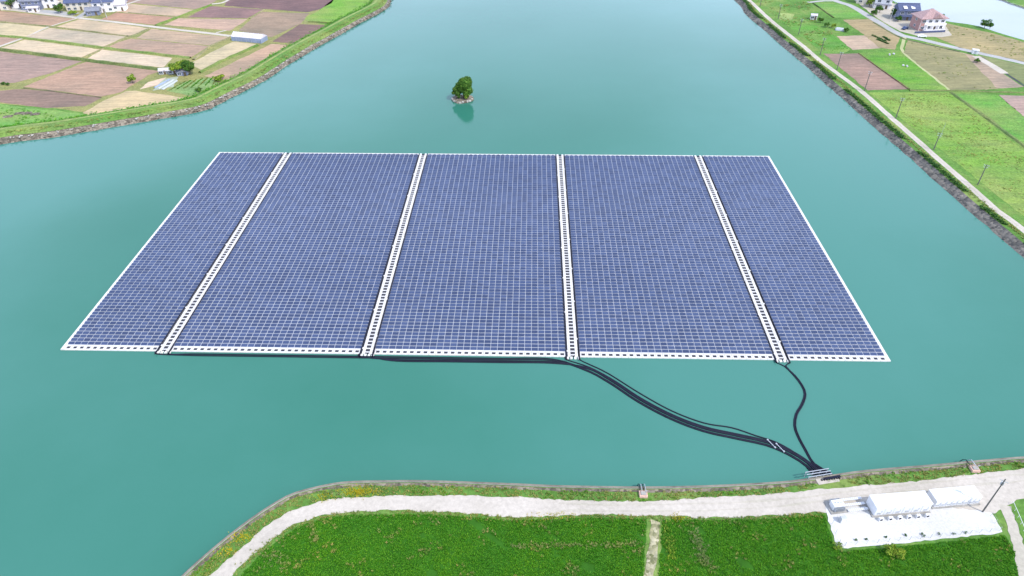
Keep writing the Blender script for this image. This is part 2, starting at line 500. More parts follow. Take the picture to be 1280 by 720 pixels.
# water sheets reach a little under their banks
pond = setz(offset_line(S_right, 3, 1) + offset_line(S_near, .6, 1) + west_close + list(reversed(offset_line(S_left, 3, -1))), 0.0)
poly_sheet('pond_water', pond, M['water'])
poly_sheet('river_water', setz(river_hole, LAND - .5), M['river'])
bed = [Vector((-B, -B, -3)), Vector((B, -B, -3)), Vector((B, B, -3)), Vector((-B, B, -3))]
poly_sheet('pond_bed', bed, M['concrete'])
# river bank lip
rn = river_hole
strip('river_bank', setz(rn, LAND - .8), setz(offset_line(rn, -1.2, 1), LAND + .02), M['dike'])

def bank(name, S, T, mat, rough):
    rows = 3; vs = []; n = len(S); fs = []
    for r in range(rows + 1):
        t = r / rows
        for i in range(n):
            p = S[i].lerp(T[i], t) if r else S[i] + (S[i] - T[i]) * .15
            z = -.5 + (LAND + .5) * t if r else -.6
            q = Vector((p.x, p.y, z + (0.01 if r == rows else 0)))
            if 0 < r < rows: q += Vector((random.uniform(-rough, rough), random.uniform(-rough, rough), random.uniform(-rough, rough) * .5))
            vs.append(q)
    for r in range(rows):
        for i in range(n - 1):
            a, b, c, d = r * n + i, r * n + i + 1, (r + 1) * n + i + 1, (r + 1) * n + i
            nz = (vs[b] - vs[a]).cross(vs[d] - vs[a]).z
            fs.append((a, b, c, d) if nz >= 0 else (d, c, b, a))
    o = mesh_from(name, vs, fs, [mat]); o['kind'] = 'structure'; return o
bank('stone_bank', S_left, T_left, M['revet'], .25)
bank('stone_bank', S_right, T_right, M['revet_dark'], .25)
bank('concrete_bank', S_near, T_near, M['concrete'], .05)

# low concrete parapet on the near edge, with a strip of rubble behind it
K1 = setz(offset_line(S_near, 1.45, 1), LAND + .28); K2 = setz(offset_line(S_near, 1.80, 1), LAND + .28)
strip('parapet', K1, K2, M['kerb']); strip('parapet_face', setz(K1, LAND - .9), K1, M['concrete']); strip('parapet_face', K2, setz(offset_line(S_near, 1.82, 1), LAND), M['concrete'])
strip('rubble_strip', setz(offset_line(S_near, 1.98, 1), LAND + .02), jitter(setz(offset_line(S_near, 2.7, 1), LAND + .025), .2), M['revet'])
# grassy dike behind the west bank
def mound(name, T, side, prof, mat, jit=.15):
    lines = []
    for off, z in prof:
        l = offset_line(T, off, side); lines.append([Vector((p.x + random.uniform(-jit, jit), p.y + random.uniform(-jit, jit), LAND + z)) for p in l])
    vs = []; fs = []; n = len(T)
    for l in lines: vs += l
    for r in range(len(lines) - 1):
        for i in range(n - 1):
            a, b, c, d = r * n + i, r * n + i + 1, (r + 1) * n + i + 1, (r + 1) * n + i
            nz = (vs[b] - vs[a]).cross(vs[d] - vs[a]).z
            fs.append((a, b, c, d) if nz >= 0 else (d, c, b, a))
    o = mesh_from(name, vs, fs, [mat]); o['kind'] = 'structure'; return o
dk = mound('dike', T_left, -1, [(-.3, -.05), (1.5, .6), (3.5, 1.1), (6.5, 1.1), (9.5, .25), (11, -.05)], M['dike'])
dk.color = (.085, .19, .035, 1)
dp = strip('dike_path', setz(offset_line(T_left, 5.0, -1), LAND + 1.13), setz(offset_line(T_left, 6.2, -1), LAND + 1.13), M['crop']); dp.color = (.20, .27, .09, 1)

# ------------------------------------------------------------------ roads and paths
def path_sheet(name, px, w, mat, dz=.03, z=LAND, step=3.0, jit=.12):
    l = smooth_line(GP(px, z), step); l = setz(l, z + dz)
    A = jitter(offset_line(l, w / 2, 1), jit); Bv = jitter(offset_line(l, w / 2, -1), jit)
    return strip(name, A, Bv, mat)
# gravel road of the near bank: two edges traced separately
up_px = [(150, 830), (262, 720), (300, 687), (335, 656), (365, 639), (400, 627), (440, 622), (540, 619.5), (640, 621), (700, 625), (800, 627), (830, 626), (900, 621), (960, 618), (1000, 614), (1080, 607), (1150, 601), (1200, 595), (1280, 586), (1400, 574)]
lo_px = [(170, 850), (288, 722), (328, 684), (368, 656), (400, 645.5), (440, 639.5), (540, 639), (640, 646), (700, 645.5), (740, 643), (850, 646), (900, 647), (960, 645), (1000, 642), (1040, 640), (1120, 640), (1200, 642), (1240, 642), (1280, 622), (1400, 606)]
ua, la = smooth_line(GP(up_px), 1.0), smooth_line(GP(lo_px), 1.0)
road_poly = jitter(ua, .22, LAND + .04) + list(reversed(jitter(la, .28, LAND + .04)))
poly_sheet('gravel_road', road_poly, M['road'])
pad_px = [(1032, 634), (1036, 652), (1045, 680), (1052, 686), (1150, 677), (1253, 666), (1247, 654), (1239, 641), (1150, 630)]
pad_poly = jitter(resample(GP(pad_px + pad_px[:1]), 1.0)[:-1], .18, LAND + .07)
poly_sheet('crushed_stone_pad', pad_poly, M['pad'])
# wheel ruts, slightly darker gravel
for off in ((0, -4.2), (0, 4.0)):
    px = [(x + off[0], y + off[1]) for x, y in ((700, 634), (830, 635), (960, 630), (1080, 616), (1200, 604), (1280, 597))]
    o = path_sheet('wheel_rut', px, .35, M['track_c'], .055, jit=.2)
    o['kind'] = 'structure'
# east bank track: white wheel lanes with a greyer middle
tr_px = [(905, -25), (936, 0), (963, 25), (1003, 57), (1028, 78), (1074, 112), (1115, 148), (1122, 154), (1187, 211), (1210, 231), (1245, 262), (1280, 288), (1400, 388)]
path_sheet('bank_track', tr_px, 2.5, M['road'], .03)
path_sheet('track_middle', tr_px, .45, M['track_c'], .042)
# village road in the east, its side path and the ditch
rd_px = [(1000, -22), (1040, -1), (1065, 8), (1090, 23), (1115, 38), (1130, 45), (1150, 49), (1200, 61), (1280, 79), (1420, 112)]
path_sheet('village_road', rd_px, 4.2, M['asphalt'], .04)
path_sheet('field_path', [(1131, 46), (1128.5, 55), (1128.5, 64), (1150, 83), (1187, 113)], 1.6, M['greenpath'], .03)
path_sheet('side_road', [(1010, 3), (1030, 1), (1045, 1)], 2.5, M['asphalt'], .036)
path_sheet('concrete_channel', [(1219, 70), (1240, 82), (1256, 92)], 4.0, M['road'], .035)
path_sheet('ditch', [(1226, 71), (1280, 107), (1340, 147)], 1.1, M['dark'], .03)
# village road in the west
path_sheet('village_road', [(-120, -3), (0, 10.5), (95, 22), (135, 26.5), (160, 29.5), (200, 34.5), (260, 41.5), (288, 45)], 2.6, M['road'], .04)
path_sheet('village_lane', [(97, 22), (112, 13), (135, 3), (160, -8)], 3.0, M['asphalt'], .044)
path_sheet('farm_track', [(-30, 70), (0, 58), (30, 47), (62, 33), (97, 22.5)], 2.0, M['road'], .03)
path_sheet('village_lane', [(90, 22.5), (110, 20), (140, 12), (165, 3), (200, -8)], 2.0, M['road'], .035)
path_sheet('farm_track', [(265, 5), (278, 3.5), (290, -3)], 2.0, M['road'], .03)
path_sheet('farm_track', [(270, 41), (288, 36.5)], 1.6, M['road'], .03)
# stone path down the near slope and the one at the pad
path_sheet('stone_path', [(820, 651), (816, 690), (810, 730), (800, 790)], 1.7, M['stonepath'], .05, step=1.0, jit=.25)
path_sheet('stone_path', [(1256, 632), (1266, 660), (1275, 690), (1284, 735)], 2.0, M['track_c'], .05, step=1.0, jit=.2)
path_sheet('village_yard', [(-60, 4), (0, 10), (50, 14), (95, 18)], 6.0, M['asphalt'], .03)

# ------------------------------------------------------------------ fields
FN = [0]
def field(px, col, crop=False, east=False, z=.02):
    FN[0] += 1; z = .02 + .004 * (FN[0] % 2) + .008 * (FN[0] % 3)
    q = GP(px); c_ = sum(q, Vector()) / len(q); n_ = len(q)
    area = sum(q[i].x * q[(i + 1) % n_].y - q[(i + 1) % n_].x * q[i].y for i in range(n_)); sg = -1 if area > 0 else 1
    grown = []
    for i in range(n_):
        e1 = (q[i] - q[i - 1]).normalized(); e2 = (q[(i + 1) % n_] - q[i]).normalized(); nn = Vector((-(e1 + e2).y, (e1 + e2).x, 0)).normalized() * sg
        grown.append(q[i] + nn * (.75 if not crop else .2))
    pts = resample(grown + grown[:1], 3.0)[:-1]
    o = poly_sheet('field', jitter(pts, .35, LAND + z), M['crop'] if crop else (M['soil_r'] if east else M['soil']))
    if crop: col = (col[0] * .86, col[1] * 1.02, col[2] * 1.2)
    if not crop and east: col = (col[0] * .92, col[1] * .92, col[2] * .84)
    kv = random.uniform(.88, 1.1); o.color = (col[0] * kv, col[1] * kv * random.uniform(.97, 1.03), col[2] * kv * random.uniform(.92, 1.04), 1); return o
fm = poly_sheet('field_margin', jitter(resample(GP([(-90, 0), (160, -8), (330, -8), (418, -6), (398, 14), (378, 24), (408, 31), (372, 54), (300, 98), (255, 118), (160, 139), (112, 144), (104, 141), (60, 134), (-90, 124), (-90, 0)]), 5.0)[:-1], .5, LAND + .008), M['crop'])
fm.color = (.20, .20, .075, 1)
TAN, LTAN, PINK, BRN, PUR, GRN = (.52, .44, .34), (.56, .49, .40), (.44, .32, .26), (.38, .27, .225), (.24, .165, .17), (.13, .26, .025)
fields_w = [
 ([(-40, 9), (0, 14), (92, 23.5), (62, 32), (0, 26), (-40, 22)], PINK), ([(-40, 25), (0, 29), (57, 34), (31, 45.5), (0, 43), (-40, 39)], TAN), ([(-40, 44), (0, 47), (27, 49), (0, 57), (-40, 70)], PINK),
 ([(99, 24.5), (160, 32), (184, 35.5), (172, 42), (158, 44.5), (72, 33.5)], TAN), ([(190, 36.5), (285, 47), (262, 56.5), (172, 47.5)], (.46, .35, .29)),
 ([(164, 48.5), (260, 58), (238, 71), (132, 58.5)], (.40, .29, .25)), ([(62, 35.5), (156, 46), (129, 58), (33, 46)], LTAN),
 ([(31, 50), (122, 62), (101, 71.5), (4, 59.5)], LTAN), ([(128, 62.5), (214, 73), (203, 84), (110, 73.5)], LTAN),
 ([(-60, 60), (0, 65), (100, 77), (60, 92), (18, 103), (-60, 106)], (.36, .27, .245)), ([(108, 78), (200, 89), (184, 94), (164, 106), (150, 115), (128, 120), (32, 108.5), (62, 96)], (.40, .29, .24)),
 ([(22, 112), (60, 115), (126, 122.5), (106, 132), (60, 134), (0, 127), (-40, 125), (-40, 117)], (.31, .22, .205)),
 ([(105, 141), (112, 143.5), (160, 136.5), (232, 123), (168, 114), (158, 115), (130, 127)], (.54, .45, .32)),
 ([(291, 52.5), (321, 55.5), (254, 87.5), (238, 80)], LTAN), ([(340, 55.5), (364, 57), (288, 100), (258, 95)], (.43, .32, .26)),
 ([(325, 15), (385, 17), (375, 29), (340, 46), (328, 44), (300, 38)], (.36, .29, .23)), ([(375, 30.5), (409, 32), (370, 54), (342, 52)], PUR),
 ([(286, 1), (330, -8), (420, -6), (413, 4), (397, 12), (384, 15), (282, 7)], (.23, .155, .175)), ([(264, 8), (327, 12), (309, 22.5), (235, 21.5)], (.27, .185, .19)),
 ([(223, 23.5), (308, 24.5), (287, 38), (207, 31)], (.46, .34, .29)), ([(165, -4), (270, 0), (262, 5), (244, 11), (150, 2)], (.38, .30, .26)),
 ([(150, 4), (240, 12.5), (223, 20), (148, 14.5)], (.50, .40, .34)), ([(146, 16), (220, 22.5), (196, 31), (128, 24)], (.40, .27, .225)),
]
for p, c in fields_w: field(p, (c[0] * .73, c[1] * .71, c[2] * .65))
field([(430, -12), (484, -12), (468, 2), (412, 29), (386, 26), (378, 24), (400, 13)], (.14, .27, .03), crop=True)
field([(206, 99), (222, 96), (215, 108), (192, 113)], (.25, .30, .25)); field([(186, 103), (207, 97), (196, 106), (176, 111)], (.47, .38, .29))
field([(228, 103), (262, 97), (272, 104), (240, 120), (208, 113)], (.16, .24, .07), crop=True)
field([(-60, 128), (0, 131), (60, 137), (103, 143), (60, 155), (0, 160), (-60, 166)], (.11, .24, .04), crop=True)
fields_e = [
 ([(1031, 67.5), (1072, 67.5), (1134, 111), (1085, 112.5)], (.27, .195, .18), 0), ([(1047, 45.5), (1080, 44.5), (1099, 60), (1066, 62)], (.37, .29, .26), 0),
 ([(1055, 25), (1087, 24.5), (1123, 46), (1117, 62), (1101, 59.5), (1081, 43)], (.30, .255, .165), 0),
 ([(1135, 50.5), (1175, 59), (1205, 68), (1245, 111), (1189, 112), (1132, 66)], (.235, .225, .13), 0), ([(1175, 60), (1215, 69.5), (1277, 108), (1232, 111.5)], (.33, .255, .225), 0),
 ([(1250, 119.5), (1340, 122), (1340, 180), (1282, 146)], (.33, .245, .23), 0),
 ([(1074, 66.5), (1124, 65), (1184, 112), (1137, 112)], (.105, .26, .02), 1), ([(976, 25.5), (1007, 25.5), (1045, 46), (1063, 62), (1055, 66), (1029, 66)], (.085, .21, .025), 1),
 ([(1016, 4.5), (1050, 4.5), (1084, 20), (1079, 22.5), (1041, 22)], (.13, .27, .045), 1), ([(976, 16), (993, 18), (990, 25), (975, 24.5)], (.24, .32, .09), 1),
 ([(1086, 115.5), (1186, 115.5), (1225, 145), (1275, 185), (1400, 285), (1400, 370), (1292, 280)], (.155, .26, .035), 1), ([(1190, 117), (1247, 118.5), (1281, 147), (1340, 182), (1400, 240), (1400, 275), (1230, 144)], (.10, .255, .03), 1),
 ([(1165, 44), (1185, 30), (1240, 42), (1290, 56), (1330, 88), (1200, 59)], (.27, .235, .14), 0), ([(1226, 70), (1280, 82), (1340, 98), (1340, 140), (1282, 105)], (.20, .22, .12), 0),
]
for p, c, g in fields_e: field(p, c, crop=bool(g), east=not g)

yd = poly_sheet('house_yard', jitter(resample(GP([(1062, -4), (1090, -6), (1122, 6), (1146, 20), (1180, 30), (1190, 44), (1176, 46.5), (1150, 46), (1125, 39), (1098, 24), (1062, -4)]), 3.0)[:-1], .3, LAND + .05), M['track_c'])
# raised grass ridges between the paddies
def ridge(px, w, h, col):
    l = resample(GP(px), 4.0); vs = []; fs = []; n = len(l)
    for off, z in ((w * .8, 0.0), (w * .36, h), (-w * .36, h), (-w * .8, 0.0)):
        for p in offset_line(l, off / 2 * 1.0, 1): vs.append(Vector((p.x + random.uniform(-.15, .15), p.y + random.uniform(-.15, .15), LAND + .01 + z * random.uniform(.7, 1.2))))
    for r in range(3):
        for i in range(n - 1):
            a, b, c, d = r * n + i, r * n + i + 1, (r + 1) * n + i + 1, (r + 1) * n + i
            nz = (vs[b] - vs[a]).cross(vs[d] - vs[a]).z
            fs.append((a, b, c, d) if nz >= 0 else (d, c, b, a))
    o = mesh_from('field_ridge', vs, fs, [M['crop']]); o['kind'] = 'structure'; o.color = (*col, 1)
DG, OL = (.06, .10, .03), (.20, .185, .11)
for px, w, h, c in [([(-40, 23), (0, 27.5), (60, 33), (160, 45.5)], 1.4, .5, OL), ([(-40, 41), (0, 45), (30, 47.7), (130, 60), (238, 73)], 2.4, .7, (.12, .19, .05)),
                    ([(-40, 57), (0, 62.5), (105, 75.5), (203, 88)], 3.2, 1.0, DG), ([(101, 74), (128, 61.5), (160, 47), (187, 35.5)], 1.3, .4, OL),
                    ([(30, 110.5), (60, 113.5), (127, 122)], .9, .3, (.10, .085, .06)), ([(242, 75), (262, 58), (287, 47)], 2.0, .5, OL),
                    ([(250, 91), (275, 78), (322, 57)], 2.6, .8, (.08, .15, .03)), ([(195, 32), (225, 21), (264, 6.5)], 2.6, .7, (.11, .18, .04)),
                    ([(385, 27.5), (418, 29.5)], 1.4, .6, DG), ([(312, 23.5), (330, 12.5)], 1.6, .4, OL), ([(160, 15.5), (222, 22)], .8, .25, OL),
                    ([(1137, 113.5), (1186, 113.5), (1330, 117.5)], 1.4, .4, (.09, .13, .05)), ([(1189, 116), (1230, 145), (1290, 190)], 2.4, .5, (.09, .15, .045)),
                    ([(1073, 67), (1136, 112)], 1.0, .4, (.12, .075, .05)), ([(1016, 4), (1042, 22.5)], 1.2, .5, DG), ([(1092, 28), (1117, 43), (1130, 49), (1200, 65)], 1.6, .3, (.08, .10, .06))]:
    ridge(px, w, h, c)

# ------------------------------------------------------------------ vegetation masses
near_field = GP([(295, 726), (332, 687), (372, 659), (402, 649), (440, 643.5), (540, 643), (640, 650.5), (700, 649.5), (740, 647), (808, 649), (803, 740), (280, 745)])
near_field2 = GP([(828, 650), (900, 650.5), (960, 649), (1000, 646), (1030, 643), (1043, 684), (1050, 690), (1150, 681), (1256, 669), (1268, 690), (1275, 740), (822, 740)])
def nf_base(poly):
    o = poly_sheet('meadow', jitter(resample(setz(poly + poly[:1], LAND + .02), 1.0)[:-1], .2), M['meadow'])
nf_base(near_field); nf_base(near_field2)
def clumpy(x, y, s, thr):
    # cheap smooth field for patchiness
    f = np.sin(x * s * 1.3 + 1.7 * np.sin(y * s)) + np.sin(y * s * 1.9 + 2.1 * np.sin(x * s * .7 + 1)) + .6 * np.sin((x + y) * s * 3.1)
    return f > thr
for poly in (near_field, near_field2):
    x, y = scatter_pts(poly, 22.0); k = clumpy(x, y, .35, -2.1)
    tufts('tall_grass', x[k], y[k], LAND, .12, .42, .23, M['lush'], 5, 'tall lush green grass of the meadow below the gravel road')
    x, y = scatter_pts(poly, 1.2); k = clumpy(x + 9, y, .5, 1.0)
    tufts('dry_grass', x[k], y[k], LAND, .3, .65, .35, M['verge'], 6, 'paler weeds scattered through the lush meadow')
def weed_line(px, n, sx, sy, mat, label):
    l = along(GP(px), n, -50, 400); tufts('meadow_weeds', l[:, 0] + RNG.normal(0, sx, n), l[:, 1] + RNG.normal(0, sy, n), LAND, .3, .6, .32, M[mat], 5, label)
weed_line([(640, 684), (700, 682), (760, 682), (805, 680)], 170, .8, .35, 'pale_weed', 'pale weeds in a line across the lush meadow')
weed_line([(866, 665), (872, 680), (880, 700), (890, 712)], 150, .7, .5, 'pale_weed', 'pale weed patch in the meadow beside the stone path')
weed_line([(388, 655), (392, 668), (396, 680)], 50, .3, .3, 'pale_weed', 'short pale streak of weeds near the bend of the road')
weed_line([(330, 690), (345, 700), (360, 712)], 60, 1.2, .6, 'pale_weed', 'loose pale weeds inside the bend of the road')
weed_line([(830, 655), (838, 680), (840, 700)], 90, .6, .8, 'leaf_l', 'yellow-green weeds along the edge of the stone path')
# verge between the near shore and the gravel road
tn = [p for p in T_near]
verge_poly = [Vector((p.x, p.y, LAND)) for p in offset_line(S_near, 2.5, 1)] + [Vector((p.x, p.y, LAND)) for p in ua]
x, y = scatter_pts(verge_poly, 7.0)
k = (y > 40) & ~((x > G(1010, 605).x) & (x < G(1062, 605).x)) & ~((np.abs(x - G(804, 615).x) < 1.6)) & clumpy(x, y, .6, -1.6)
tufts('verge_grass', x[k], y[k], LAND, .15, .4, .26, M['verge'], 5, 'short grass strip between the pond edge and the gravel road')
k2 = (y > 40) & clumpy(x + 4, y + 2, .33, .55) & (RNG.random(len(x)) < .45)
tufts('lush_verge_grass', x[k2], y[k2], LAND, .2, .5, .3, M['lush'], 5, 'darker green grass clumps on the pond edge strip')
for cx, cy, rx, n in ((448, 615, 3.6, 300), (303, 672, 2.4, 90), (282, 690, 2.0, 50), (405, 621, 2.5, 70), (690, 645.5, 5, 60), (845, 648, 2, 60)):
    c = G(cx, cy); xx = RNG.normal(c.x, rx * .5, n); yy = RNG.normal(c.y, .55, n)
    tufts('wild_flowers', xx, yy, LAND, .25, .5, .16, M['yellow'], 5, 'patch of yellow wild flowers beside the gravel road')
lo_edge = [Vector((p.x, p.y, 0)) for p in la]
for p in lo_edge[::1]:
    pass
ex = np.array([p.x for p in lo_edge]); ey = np.array([p.y for p in lo_edge])
ii = RNG.integers(0, len(ex), 1500); ex2 = ex[ii] + RNG.normal(0, .4, 1500); ey2 = ey[ii] - np.abs(RNG.normal(0, .7, 1500))
k = (ex2 < G(1028, 640).x)
tufts('roadside_weeds', ex2[k], ey2[k], LAND, .15, .45, .28, M['verge'], 5, 'pale weeds along the field side of the gravel road')
for i in range(7):      # rows of the vegetable plot by the dike
    a_, b_ = (212 + 9 * i, 113 - 1.2 * i), (232 + 7 * i, 101.5 - 1.2 * i)
    l = along(resample(GP([a_, b_]), 3.0), 90, 50, 900); tufts('vegetable_row', l[:, 0] + RNG.normal(0, .2, 90), l[:, 1] + RNG.normal(0, .25, 90), LAND, .2, .5, .35, M['lush' if i % 2 else 'verge'], 5, 'green vegetable row in the plot between the farm sheds and the dike')
for a_, b_ in (((1090, 44), (1108, 52)), ((1096, 49), (1110, 55)), ((1104, 46), (1112, 51))):
    l = along(resample(GP([a_, b_]), 3.0), 120, 50, 900); tufts('crop_row', l[:, 0] + RNG.normal(0, .3, 120), l[:, 1] + RNG.normal(0, .3, 120), LAND, .3, .7, .5, M['hedge'], 5, 'dark crop row in the tan field below the village road')
# shrubs along the east bank between stones and track
pts = along(offset_line(S_right, 4.6, 1), 5200); ii = np.arange(5200)
d = RNG.normal(0, .6, 5200); bx = pts[ii, 0] + RNG.normal(0, .6, 5200); by = pts[ii, 1] + d
k = clumpy(bx, by, .11, -.5)
tufts('bank_shrubs', bx[k], by[k], LAND, .3, .9, .55, M['hedge'], 6, 'dark green weeds along the stone bank beside the track')
pts = along(offset_line(S_right, 6.0, 1), 3200); ii = np.arange(3200); bx = pts[ii, 0] + RNG.normal(0, .5, 3200); by = pts[ii, 1] + RNG.normal(0, .5, 3200)
tufts('bank_grass', bx, by, LAND, .15, .4, .45, M['verge'], 5, 'short pale grass beside the white bank track')
for pl, dn, h0, h1, rr, mt, nm, lb in (([(1090, 117), (1186, 117), (1225, 147), (1275, 187), (1300, 207), (1300, 282)], .5, .1, .35, .5, 'verge', 'pasture_grass', 'tussocky yellow-green grass of the large pasture beside the bank track'),
        ([(942, 0), (1014, 1), (1012, 22), (1045, 44), (1030, 64)], .22, .2, .6, .8, 'verge', 'rough_grass', 'rough pale grass between the bank track and the field hut'),
        ([(976, 27), (1006, 27), (1044, 47), (1060, 62), (1032, 65)], .4, .15, .4, .5, 'lush', 'rough_grass', 'dark green crop between the bank track and the shrub row'),
        ([(1135, 51), (1175, 60), (1240, 110), (1190, 111)], .1, .2, .5, .7, 'verge', 'fallow_weeds', 'thin weeds on the olive fallow field'),
        ([(1180, 45), (1190, 31), (1240, 42), (1290, 57), (1290, 78)], .12, .2, .5, .8, 'verge', 'fallow_weeds', 'thin weeds on the rough land by the river'),
        ([(-10, 134), (60, 138), (100, 143), (60, 152), (-10, 158)], .3, .2, .5, .6, 'lush', 'rough_grass', 'long green grass in the corner behind the dike')):
    x, y = scatter_pts(GP(pl), dn); k = clumpy(x, y, .14, -.4)
    tufts(nm, x[k], y[k], LAND, h0, h1, rr, M[mt], 5, lb)
# dike grass and riprap on the west bank
for off, n, mat, hh, rr, nm, lb in ((3.0, 2600, 'verge', .45, .6, 'dike_weeds', 'pale weeds on the shore side of the green dike'), (8.0, 3000, 'lush', .6, .7, 'dike_grass', 'long green grass on the back of the dike')):
    pts = along(offset_line(T_left, off, -1), n, 60, 620); ii = np.arange(n)
    tufts(nm, pts[ii, 0] + RNG.normal(0, 1.6, n), pts[ii, 1] + RNG.normal(0, 1.2, n), LAND + (.75 if off < 5 else .5), hh * .5, hh, rr, M[mat], 5, lb)
def rocks(name, line, spread, n, smin, smax, mat, label, zf):
    vs = []; fs = []
    base = [(1, 0, 0), (-1, 0, 0), (0, 1, 0), (0, -1, 0), (0, 0, 1), (0, 0, -1), (.6, .6, .55), (-.6, .6, .5), (-.6, -.6, .55), (.6, -.6, .5)]
    bf = [(4, 0, 6), (4, 6, 2), (4, 2, 7), (4, 7, 1), (4, 1, 8), (4, 8, 3), (4, 3, 9), (4, 9, 0), (0, 5, 2), (2, 5, 1), (1, 5, 3), (3, 5, 0), (0, 2, 6), (2, 1, 7), (1, 3, 8), (3, 0, 9)]
    for _ in range(n):
        p = random.choice(line); t = random.gauss(0, spread); u = random.uniform(-2, 2)
        s = random.uniform(smin, smax); b = len(vs); a = random.uniform(0, 6.28); ca, sa = math.cos(a), math.sin(a)
        sx, sy, sz = s * random.uniform(.7, 1.3), s * random.uniform(.6, 1.1), s * random.uniform(.4, .7)
        q = Vector((p.x + t, p.y + u * .8, zf))
        for v in base:
            k = random.uniform(.8, 1.2); X, Y, Z = v[0] * sx * k, v[1] * sy * k, v[2] * sz * k
            vs.append((q.x + X * ca - Y * sa, q.y + X * sa + Y * ca, q.z + Z))
        fs += [tuple(i + b for i in f) for f in bf]
    o = mesh_from(name, vs, fs, [mat]); o['kind'] = 'stuff'; o['label'] = label
rocks('riprap', [p for p in offset_line(S_left, [w * .82 for w in LWS], -1) if p.y < 600], .6, 750, .2, .5, M['rock'], 'pale boulders lining the top of the west stone bank', 1.25)
rocks('riprap', [p for p in offset_line(S_left, [w * .45 for w in LWS], -1) if p.y < 600], .9, 700, .25, .6, M['revet'], 'dark stones on the slope of the west bank', .55)
rocks('riprap', [p for p in offset_line(S_right, 2.4, 1) if p.y < 600], .5, 900, .2, .5, M['revet_dark'], 'dark stones on the slope of the east bank', .5)

# ------------------------------------------------------------------ floating solar array
c0, c1, c2, c3 = (G(x, y, .3) for x, y in ((75, 437), (1113, 451), (962, 195), (274, 190)))
ax = ((c1 - c0) + (c2 - c3)).normalized(); ang = math.atan2(ax.y, ax.x)
AW = ((c1 - c0).length + (c2 - c3).length) / 2; AD = ((c3 - c0).length + (c2 - c1).length) / 2
ctr = (c0 + c1 + c2 + c3) / 4
ux, uy = Vector((math.cos(ang), math.sin(ang), 0)), Vector((-math.sin(ang), math.cos(ang), 0))
org = ctr - ux * AW / 2 - uy * AD / 2
P = AW / (112 + 4 * 2.05 + 1.0); WK = 2.05 * P; ED = .5 * P
FR, BK, NR = 1.55, 1.1, 81
RP = (AD - FR - BK) / NR
arr = empty('floating_solar_array', (org.x, org.y, 0), ang)
tag(arr, 'large blue solar panel array on white floats in the turquoise pond', 'solar array')
PW, PD, TL = P - .075, .99, R(12)
def panel_geo():
    vs = []
    for (hx, hy, z) in ((PW / 2, PD / 2, 0), (PW / 2 - .04, PD / 2 - .04, -.004), (PW / 2, PD / 2, -.045)):
        for sx, sy in ((-1, -1), (1, -1), (1, 1), (-1, 1)):
            y = sy * hy; zz = z
            vs.append((sx * hx, y * math.cos(TL) - zz * math.sin(TL), .47 + y * math.sin(TL) + zz * math.cos(TL)))
    fs = [(4, 5, 6, 7)] + [(i, (i + 1) % 4, 4 + (i + 1) % 4, 4 + i) for i in range(4)] + [(8 + i, 8 + (i + 1) % 4, (i + 1) % 4, i) for i in range(4)] + [(11, 10, 9, 8)]
    return vs, fs, [1] + [0] * 9
pv, pf, pm = panel_geo()
pme = bpy.data.meshes.new('solar_panel'); pme.from_pydata(pv, [], pf)
for mm in (M['frame'], M['cells']): pme.materials.append(mm)
pme.polygons.foreach_set('material_index', pm); pme.update()
# edge float: a ring-shaped white float with an open recess
def ring_geo(w, d, hw, hd, z0, z1):
    vs = [];
    for (a, b, z) in ((w / 2, d / 2, z0), (w / 2, d / 2, z1 - .05), (w / 2 - .05, d / 2 - .05, z1), (hw / 2, hd / 2, z1), (hw / 2, hd / 2, z0)):
        for sx, sy in ((-1, -1), (1, -1), (1, 1), (-1, 1)): vs.append((sx * a, sy * b, z))
    fs = []
    for r in range(4):
        for i in range(4): fs.append((r * 4 + i, r * 4 + (i + 1) % 4, r * 4 + 4 + (i + 1) % 4, r * 4 + 4 + i))
    return vs, fs
fv, ff = ring_geo(P - .03, FR - .02, .92, .80, -.1, .34)
fme = bpy.data.meshes.new('edge_float'); fme.from_pydata(fv, [], ff); fme.materials.append(M['white']); fme.update()
u = ED; n_panel = 0; secs = (14, 28, 28, 28, 14); walk_u = []
pv_np = np.array(pv)
hole_shade = MB(); backf = MB()
